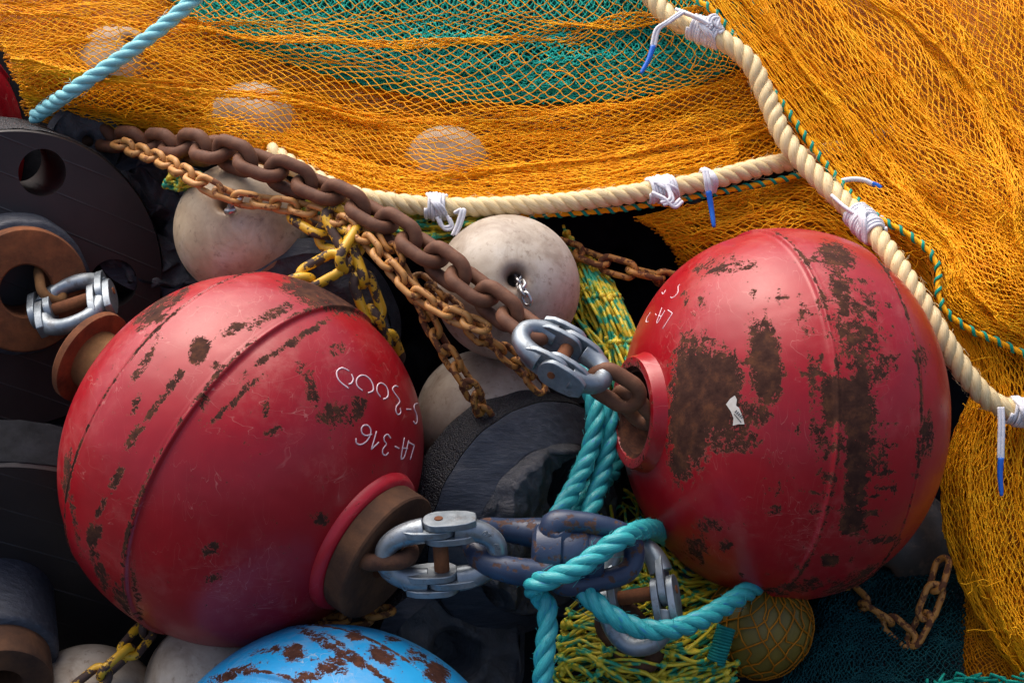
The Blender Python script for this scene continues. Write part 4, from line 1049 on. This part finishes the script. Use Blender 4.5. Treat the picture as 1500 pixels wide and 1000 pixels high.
# --- right hand orange net: long meshes run along the rope
B = [[(985, -80, -.37), (1050, 25, -.33), (1150, 160, -.265), (1232, 268, -.215), (1292, 322, -.165), (1362, 372, -.125), (1385, 440, -.09), (1440, 490, -.08), (1520, 528, -.08), (1600, 560, -.09)],
     [(1060, -80, -.40), (1120, 0, -.36), (1215, 120, -.29), (1290, 225, -.235), (1350, 290, -.18), (1405, 345, -.135), (1435, 405, -.09), (1480, 450, -.075), (1540, 490, -.08), (1610, 520, -.09)],
     [(1180, -80, -.42), (1230, -20, -.36), (1310, 80, -.29), (1370, 170, -.24), (1420, 240, -.19), (1465, 300, -.14), (1490, 350, -.11), (1520, 390, -.10), (1565, 430, -.10), (1620, 460, -.11)],
     [(1330, -80, -.46), (1370, -40, -.41), (1430, 30, -.34), (1470, 110, -.29), (1510, 180, -.25), (1540, 240, -.2), (1560, 290, -.17), (1580, 330, -.15), (1610, 360, -.15), (1640, 390, -.15)],
     [(1520, -90, -.52), (1540, -60, -.48), (1570, 0, -.42), (1590, 60, -.38), (1610, 120, -.34), (1620, 170, -.3), (1630, 210, -.27), (1640, 250, -.25), (1650, 280, -.24), (1660, 310, -.23)]]
fB = surf(B)
netB = thing('fishing_net', P(1350, 250, -.2), 'orange net with long closed meshes filling the upper right corner', 'net', 'orange nets')
net('open_mesh', fB, 31, 190, .0010, M['orange'], netB, 21, (.06, 3, .016, 8), (.030, 2.5), 9, .9, 2.1)
net('gathered_mesh', off(fB, -.018, 9, -6), 30, 190, .0011, M['orange'], netB, 22, (.05, 4, .014, 11), (.026, 3), 11, 1.0, 2.0)
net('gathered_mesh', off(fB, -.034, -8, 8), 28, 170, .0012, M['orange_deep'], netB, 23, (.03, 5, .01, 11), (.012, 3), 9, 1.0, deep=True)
sheet('packed_folds', fB, M['packed_orange'], netB, -.065, seed=24)
# --- lower right drape beside the bobbin
Dn = [[(1262, 338, -.22), (1330, 390, -.19), (1390, 480, -.15), (1425, 560, -.12), (1405, 620, -.11), (1380, 690, -.10), (1382, 770, -.09), (1405, 850, -.08), (1450, 930, -.06), (1500, 1000, -.05), (1530, 1060, -.05)],
      [(1290, 322, -.20), (1355, 380, -.165), (1415, 475, -.13), (1445, 560, -.10), (1435, 630, -.085), (1415, 700, -.06), (1420, 780, -.045), (1440, 860, -.04), (1475, 935, -.03), (1515, 1000, -.03), (1545, 1060, -.03)],
      [(1340, 320, -.19), (1400, 390, -.15), (1460, 480, -.115), (1480, 560, -.09), (1480, 640, -.07), (1475, 715, -.05), (1475, 790, -.035), (1488, 865, -.03), (1510, 940, -.02), (1540, 1000, -.02), (1570, 1060, -.02)],
      [(1480, 330, -.20), (1530, 400, -.15), (1570, 480, -.12), (1580, 560, -.10), (1580, 640, -.085), (1575, 715, -.07), (1575, 790, -.06), (1580, 865, -.05), (1590, 940, -.04), (1600, 1000, -.04), (1610, 1060, -.04)]]
fD = surf(Dn)
netD = thing('fishing_net', P(1450, 900, -.08), 'orange net draped down the right edge beside the red bobbin', 'net', 'orange nets')
net('open_mesh', fD, 32, 84, .0011, M['orange'], netD, 31, (.03, 2, .012, 6), (.010, 2.5), 5, 1.0)
net('gathered_mesh', off(fD, -.014, 7, 3), 28, 90, .0012, M['orange'], netD, 32, (.03, 3, .012, 7), (.010, 3), 5, 1.0)
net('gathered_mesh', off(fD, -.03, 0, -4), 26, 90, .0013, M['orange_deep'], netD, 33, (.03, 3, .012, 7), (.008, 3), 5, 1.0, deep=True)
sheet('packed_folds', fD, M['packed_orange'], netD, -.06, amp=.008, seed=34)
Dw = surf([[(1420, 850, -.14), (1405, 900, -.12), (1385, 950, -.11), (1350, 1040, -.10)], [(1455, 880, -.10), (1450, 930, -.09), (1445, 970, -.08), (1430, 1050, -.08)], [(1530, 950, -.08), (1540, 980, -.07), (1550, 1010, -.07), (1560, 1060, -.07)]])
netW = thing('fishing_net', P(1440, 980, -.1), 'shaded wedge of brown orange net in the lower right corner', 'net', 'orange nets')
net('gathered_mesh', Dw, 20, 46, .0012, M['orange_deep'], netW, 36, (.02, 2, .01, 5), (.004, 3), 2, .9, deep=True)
sheet('packed_folds', Dw, M['packed_orange'], netW, -.012, 30, 30, .003, 37)
# --- skirt of orange net between the lower cream rope and the right bobbin
C = [[(930, 318, -.235), (1010, 300, -.245), (1100, 276, -.265), (1190, 262, -.28), (1300, 330, -.25)],
     [(960, 332, -.22), (1030, 325, -.225), (1110, 310, -.235), (1200, 300, -.245), (1310, 370, -.22)],
     [(985, 362, -.23), (1040, 362, -.22), (1120, 360, -.22), (1210, 360, -.22), (1320, 420, -.21)],
     [(1010, 410, -.27), (1060, 420, -.27), (1130, 420, -.27), (1220, 420, -.27), (1330, 480, -.25)]]
fC = surf(C)
netC = thing('fishing_net', P(1120, 320, -.24), 'fold of orange net tucked between the lower cream rope and the right red bobbin', 'net', 'orange nets')
net('open_mesh', fC, 16, 54, .0010, M['orange'], netC, 41, (.03, 3, .01, 7), (.008, 3), 3, 1.0)
net('gathered_mesh', off(fC, -.012, 3, 3), 15, 60, .0012, M['orange'], netC, 42, (.03, 3, .01, 7), (.008, 3), 3, 1.0)
net('gathered_mesh', off(fC, -.024, -3, 5), 15, 60, .0012, M['orange_deep'], netC, 43, (.03, 3, .01, 7), (.008, 3), 3, 1.0, deep=True)
sheet('packed_folds', fC, M['packed_orange'], netC, -.045, 40, 40, .005, 44)
def stray(parent, fn, n, seed, mat):
    rg = np.random.default_rng(seed); mb = MB()
    for k in range(n):
        p0 = fn(np.array([rg.uniform(.03, .97)]), np.array([rg.uniform(.05, .9)]))[0]; p0[2] += .012
        an = rg.uniform(0, 6.28); q = [p0]
        for i in range(5):
            an += rg.normal(0, .7); q.append(q[-1]+np.array([math.cos(an)*9, math.sin(an)*7, rg.normal(0, .004)]))
        tube(mb, catmull(PA(q), 18), .0009, 4)
    o = obj('loose_twines', mb, mat, parent); o['kind'] = 'stuff'
stray(netA, fA, 45, 3, M['orange']); stray(netB, fB, 60, 4, M['orange']); stray(netD, fD, 30, 5, M['orange']); stray(netC, fC, 10, 6, M['orange'])
# --- laced selvedges: orange cord bundle with a teal cord wound round it
def selvedge(parent, path, r=.0046, pitch=.021):
    p = catmull(PA(path), 400); L = plen(p); n = int(L/.0016); p = catmull(p[::6], n)
    t_, a, b = frames(p); s_ = np.linspace(0, L, n); ph = 2*math.pi*s_/pitch
    mb = MB()
    for k in range(3):
        f = 2*math.pi*s_/.035+k*2.1
        tube(mb, (p+a*(r*.45*np.cos(f))[:, None]+b*(r*.45*np.sin(f))[:, None])[::4], r*.55, 6)
    obj('selvedge', mb, M['orange'], parent)
    mb = MB(); rr = r*1.05
    for sh in (0, .18, .36): tube(mb, p+a*(rr*np.cos(ph+sh*2))[:, None]+b*(rr*np.sin(ph+sh*2))[:, None], .0016, 6)
    obj('lacing_cord', mb, M['teal_cord'], parent)
selvedge(netB, [(975, -40, -.345), (1010, -5, -.32), (1040, 12, -.30), (1068, 45, -.29), (1110, 105, -.265), (1155, 165, -.245), (1195, 222, -.22), (1232, 268, -.195), (1262, 300, -.165), (1292, 322, -.145), (1325, 340, -.13), (1358, 365, -.115), (1374, 392, -.10), (1374, 425, -.085), (1385, 455, -.075), (1420, 482, -.07), (1462, 500, -.07), (1520, 528, -.07)])
selvedge(netA, [(700, 318, -.17), (760, 316, -.17), (850, 312, -.18), (940, 302, -.195), (1030, 286, -.21), (1110, 270, -.235), (1165, 258, -.255), (1250, 232, -.29)])

# --- coarse yellow-green netting
YG = 'coarse yellow green netting'
def coarse(label, grids, seed, rad=.0030, n=30, wander=.2):
    """bunched thick twines running along u, wandering, crossing and knotted together"""
    t = thing('coarse_net', P(*grids[0][0][0][0]), label, 'net', YG)
    for k, (g_, nu, nv) in enumerate(grids):
        fn = surf(g_); rg = np.random.default_rng(seed+k); mb = MB(); kn = MB()
        u = np.linspace(0, 1, 44)
        for j in range(n):
            sn = sines(seed*31+k*997+j, 5, .4, 1.9); sd_ = sines(seed*37+k*991+j, 5, .5, 2.5)
            v = np.clip((j+.5)/n+wander*sn(u, 0*u)+.03*sd_(u*2.5, 0*u), 0, 1)
            p = fn(u, v); p[:, 2] += .024*sd_(u, 0*u+.3)+rg.normal(0, .006); p[:, 0:2] += rg.normal(0, .12, (44, 2))
            w = PA(p); i0, i1 = sorted(rg.integers(0, 44, 2)); 
            if i1-i0 < 22: i0, i1 = 0, 44
            tube(mb, w[i0:i1], rad*rg.uniform(.8, 1.1), 6)
            for q in range(rg.integers(0, 3), 44, 14):
                if i0 <= q < i1: 
                    lathe(kn, [(-rad*1.9*math.cos(f), rad*1.9*math.sin(f)) for f in np.linspace(.05, 3.09, 6)], w[q], rg.normal(0, 1, 3), 7)
        o = obj('twines', mb, M['yg'], t); o['kind'] = 'stuff'
        o = obj('knots', kn, M['yg'], t); o['kind'] = 'stuff'
        net('mesh', off(fn, -.03), nu, nv, rad*.7, M['yg'], t, seed+k, (.05, 2, .015, 5), (.008, 3), 5, 1.3, 1.7, .0016, deep=True)
    return t
def off(fn, dd, dx=0, dy=0):
    return lambda u, v: fn(u, v)+np.array([dx, dy, dd])
coarse('yellow green netting fanning down between the stained float and right red bobbin', [
    ([[(825, 330, -.26), (850, 420, -.2), (880, 500, -.15), (900, 590, -.12)], [(850, 370, -.22), (880, 430, -.16), (910, 500, -.12), (930, 580, -.1)], [(875, 385, -.24), (905, 430, -.19), (940, 510, -.14), (960, 580, -.12)]], 8, 15),
    ([[(800, 340, -.28), (830, 440, -.22), (850, 510, -.17), (880, 600, -.14)], [(845, 370, -.24), (875, 430, -.18), (905, 510, -.14), (925, 590, -.12)], [(880, 400, -.26), (910, 440, -.21), (935, 510, -.16), (960, 590, -.14)]], 7, 17)], 51)
coarse('yellow green netting bunched at the bottom centre below the swivel', [
    ([[(800, 1040, .0), (860, 1030, .03), (930, 1030, .05), (1000, 1030, .05), (1070, 1010, .02)], [(815, 960, .02), (860, 960, .06), (930, 965, .07), (1000, 965, .07), (1070, 940, .04)], [(830, 900, -.0), (880, 905, .01), (940, 910, .02), (1000, 900, .0), (1075, 880, -.02)], [(880, 800, -.14), (920, 790, -.14), (960, 800, -.14), (1010, 820, -.14), (1090, 830, -.14)]], 6, 40),
    ([[(805, 1050, -.02), (860, 1040, .01), (930, 1040, .03), (1000, 1040, .03), (1080, 1020, .0)], [(820, 965, .0), (860, 965, .04), (930, 970, .05), (1000, 970, .05), (1080, 945, .02)], [(830, 890, -.03), (880, 895, -.02), (940, 900, -.01), (1000, 890, -.03), (1085, 870, -.05)], [(870, 700, -.2), (920, 720, -.2), (960, 760, -.2), (1020, 800, -.2), (1090, 820, -.2)]], 5, 46)], 61)
coarse('yellow green netting under the chains along the lower cream rope', [
    ([[(440, 330, -.2), (540, 360, -.18), (640, 370, -.17), (740, 350, -.2)], [(440, 300, -.17), (540, 325, -.15), (640, 340, -.15), (740, 325, -.17)], [(430, 275, -.19), (540, 298, -.17), (640, 306, -.17), (740, 306, -.18)]], 16, 14)], 71)
coarse('small tuft of yellow green netting between roller and left cream float', [
    ([[(240, 275, -.2), (270, 278, -.18), (310, 280, -.17)], [(245, 262, -.18), (275, 264, -.16), (310, 266, -.16)], [(255, 250, -.2), (280, 252, -.19), (320, 256, -.19)]], 6, 8)], 75, .0024)
# teal whipped bindings among it
def binding(label, path, r):
    p = catmull(PA(path), 300); L = plen(p); t_, a, b = frames(p); ph = np.linspace(0, L/.0042*2*math.pi, 300*6)
    q = catmull(p[::5], 1800); t_, a, b = frames(q)
    h = q+a*(r*np.cos(ph))[:, None]+b*(r*np.sin(ph))[:, None]
    o = obj('cord_binding', tube(MB(), h, .0024, 6), M['teal_dark'], None); tag(o, label, 'binding')
binding('dark teal cord binding wound round yellow green netting at bottom centre', [(1064, 918, .06), (1056, 945, .065), (1048, 970, .065)], .012)
# olive buoy in a thin orange net
ob = thing('net_buoy', P(1120, 930, -.02), 'olive buoy wrapped in thin orange netting below the right red bobbin', 'buoy')
cb = P(1112, 915, -.03)
obj('buoy_body', lathe(MB(), [(-.078*math.cos(p_), .078*math.sin(p_)) for p_ in np.linspace(0.001, math.pi-.001, 30)], cb, DR(.2, .9, .3), 48), M['olive'], ob)
mbn = MB(); e = basis(DR(.2, .8, .5)); rb = np.random.default_rng(5)
for k in range(16):
    for sgn in (-1, 1):
        tt = np.linspace(.12, math.pi-.12, 18); az = k/16*6.283+sgn*tt*.8+rb.normal(0, .06, 18)
        pts = cb+.0805*(np.cos(tt)[:, None]*e[0]+np.sin(tt)[:, None]*(np.cos(az)[:, None]*e[1]+np.sin(az)[:, None]*e[2]))
        tube(mbn, pts, .0013, 5)
obj('thin_net', mbn, M['orange_dull'], ob)
# dark teal net, lower right
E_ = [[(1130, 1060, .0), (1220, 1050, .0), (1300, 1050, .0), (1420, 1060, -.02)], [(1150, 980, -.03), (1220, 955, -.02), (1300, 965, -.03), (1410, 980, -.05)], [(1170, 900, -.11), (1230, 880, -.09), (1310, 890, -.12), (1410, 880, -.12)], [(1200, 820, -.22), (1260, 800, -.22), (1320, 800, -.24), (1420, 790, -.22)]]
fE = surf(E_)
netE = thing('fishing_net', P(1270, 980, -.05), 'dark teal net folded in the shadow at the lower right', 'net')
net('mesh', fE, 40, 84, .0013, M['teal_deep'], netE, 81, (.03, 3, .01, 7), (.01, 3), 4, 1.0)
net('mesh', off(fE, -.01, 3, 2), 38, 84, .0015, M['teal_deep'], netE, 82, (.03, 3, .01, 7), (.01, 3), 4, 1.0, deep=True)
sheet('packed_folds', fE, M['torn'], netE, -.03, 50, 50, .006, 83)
# frayed turquoise tuft in the corner
rf = np.random.default_rng(9); mbf = MB()
for k in range(150):
    x = rf.uniform(1345, 1570); y = rf.uniform(992, 1040)-max(0, (x-1420))*.10
    q = [(x, y, .03), (x+rf.normal(8, 12), y+rf.normal(-4, 6), .045), (x+rf.normal(20, 22), y+rf.normal(2, 10), .03)]
    tube(mbf, catmull(PA(q), 8), .0022, 5)
tag(obj('frayed_cord', mbf, M['turq_rope'] if False else M['teal_cord'], None), 'frayed bright turquoise cord tuft at the lower right corner', 'cord')
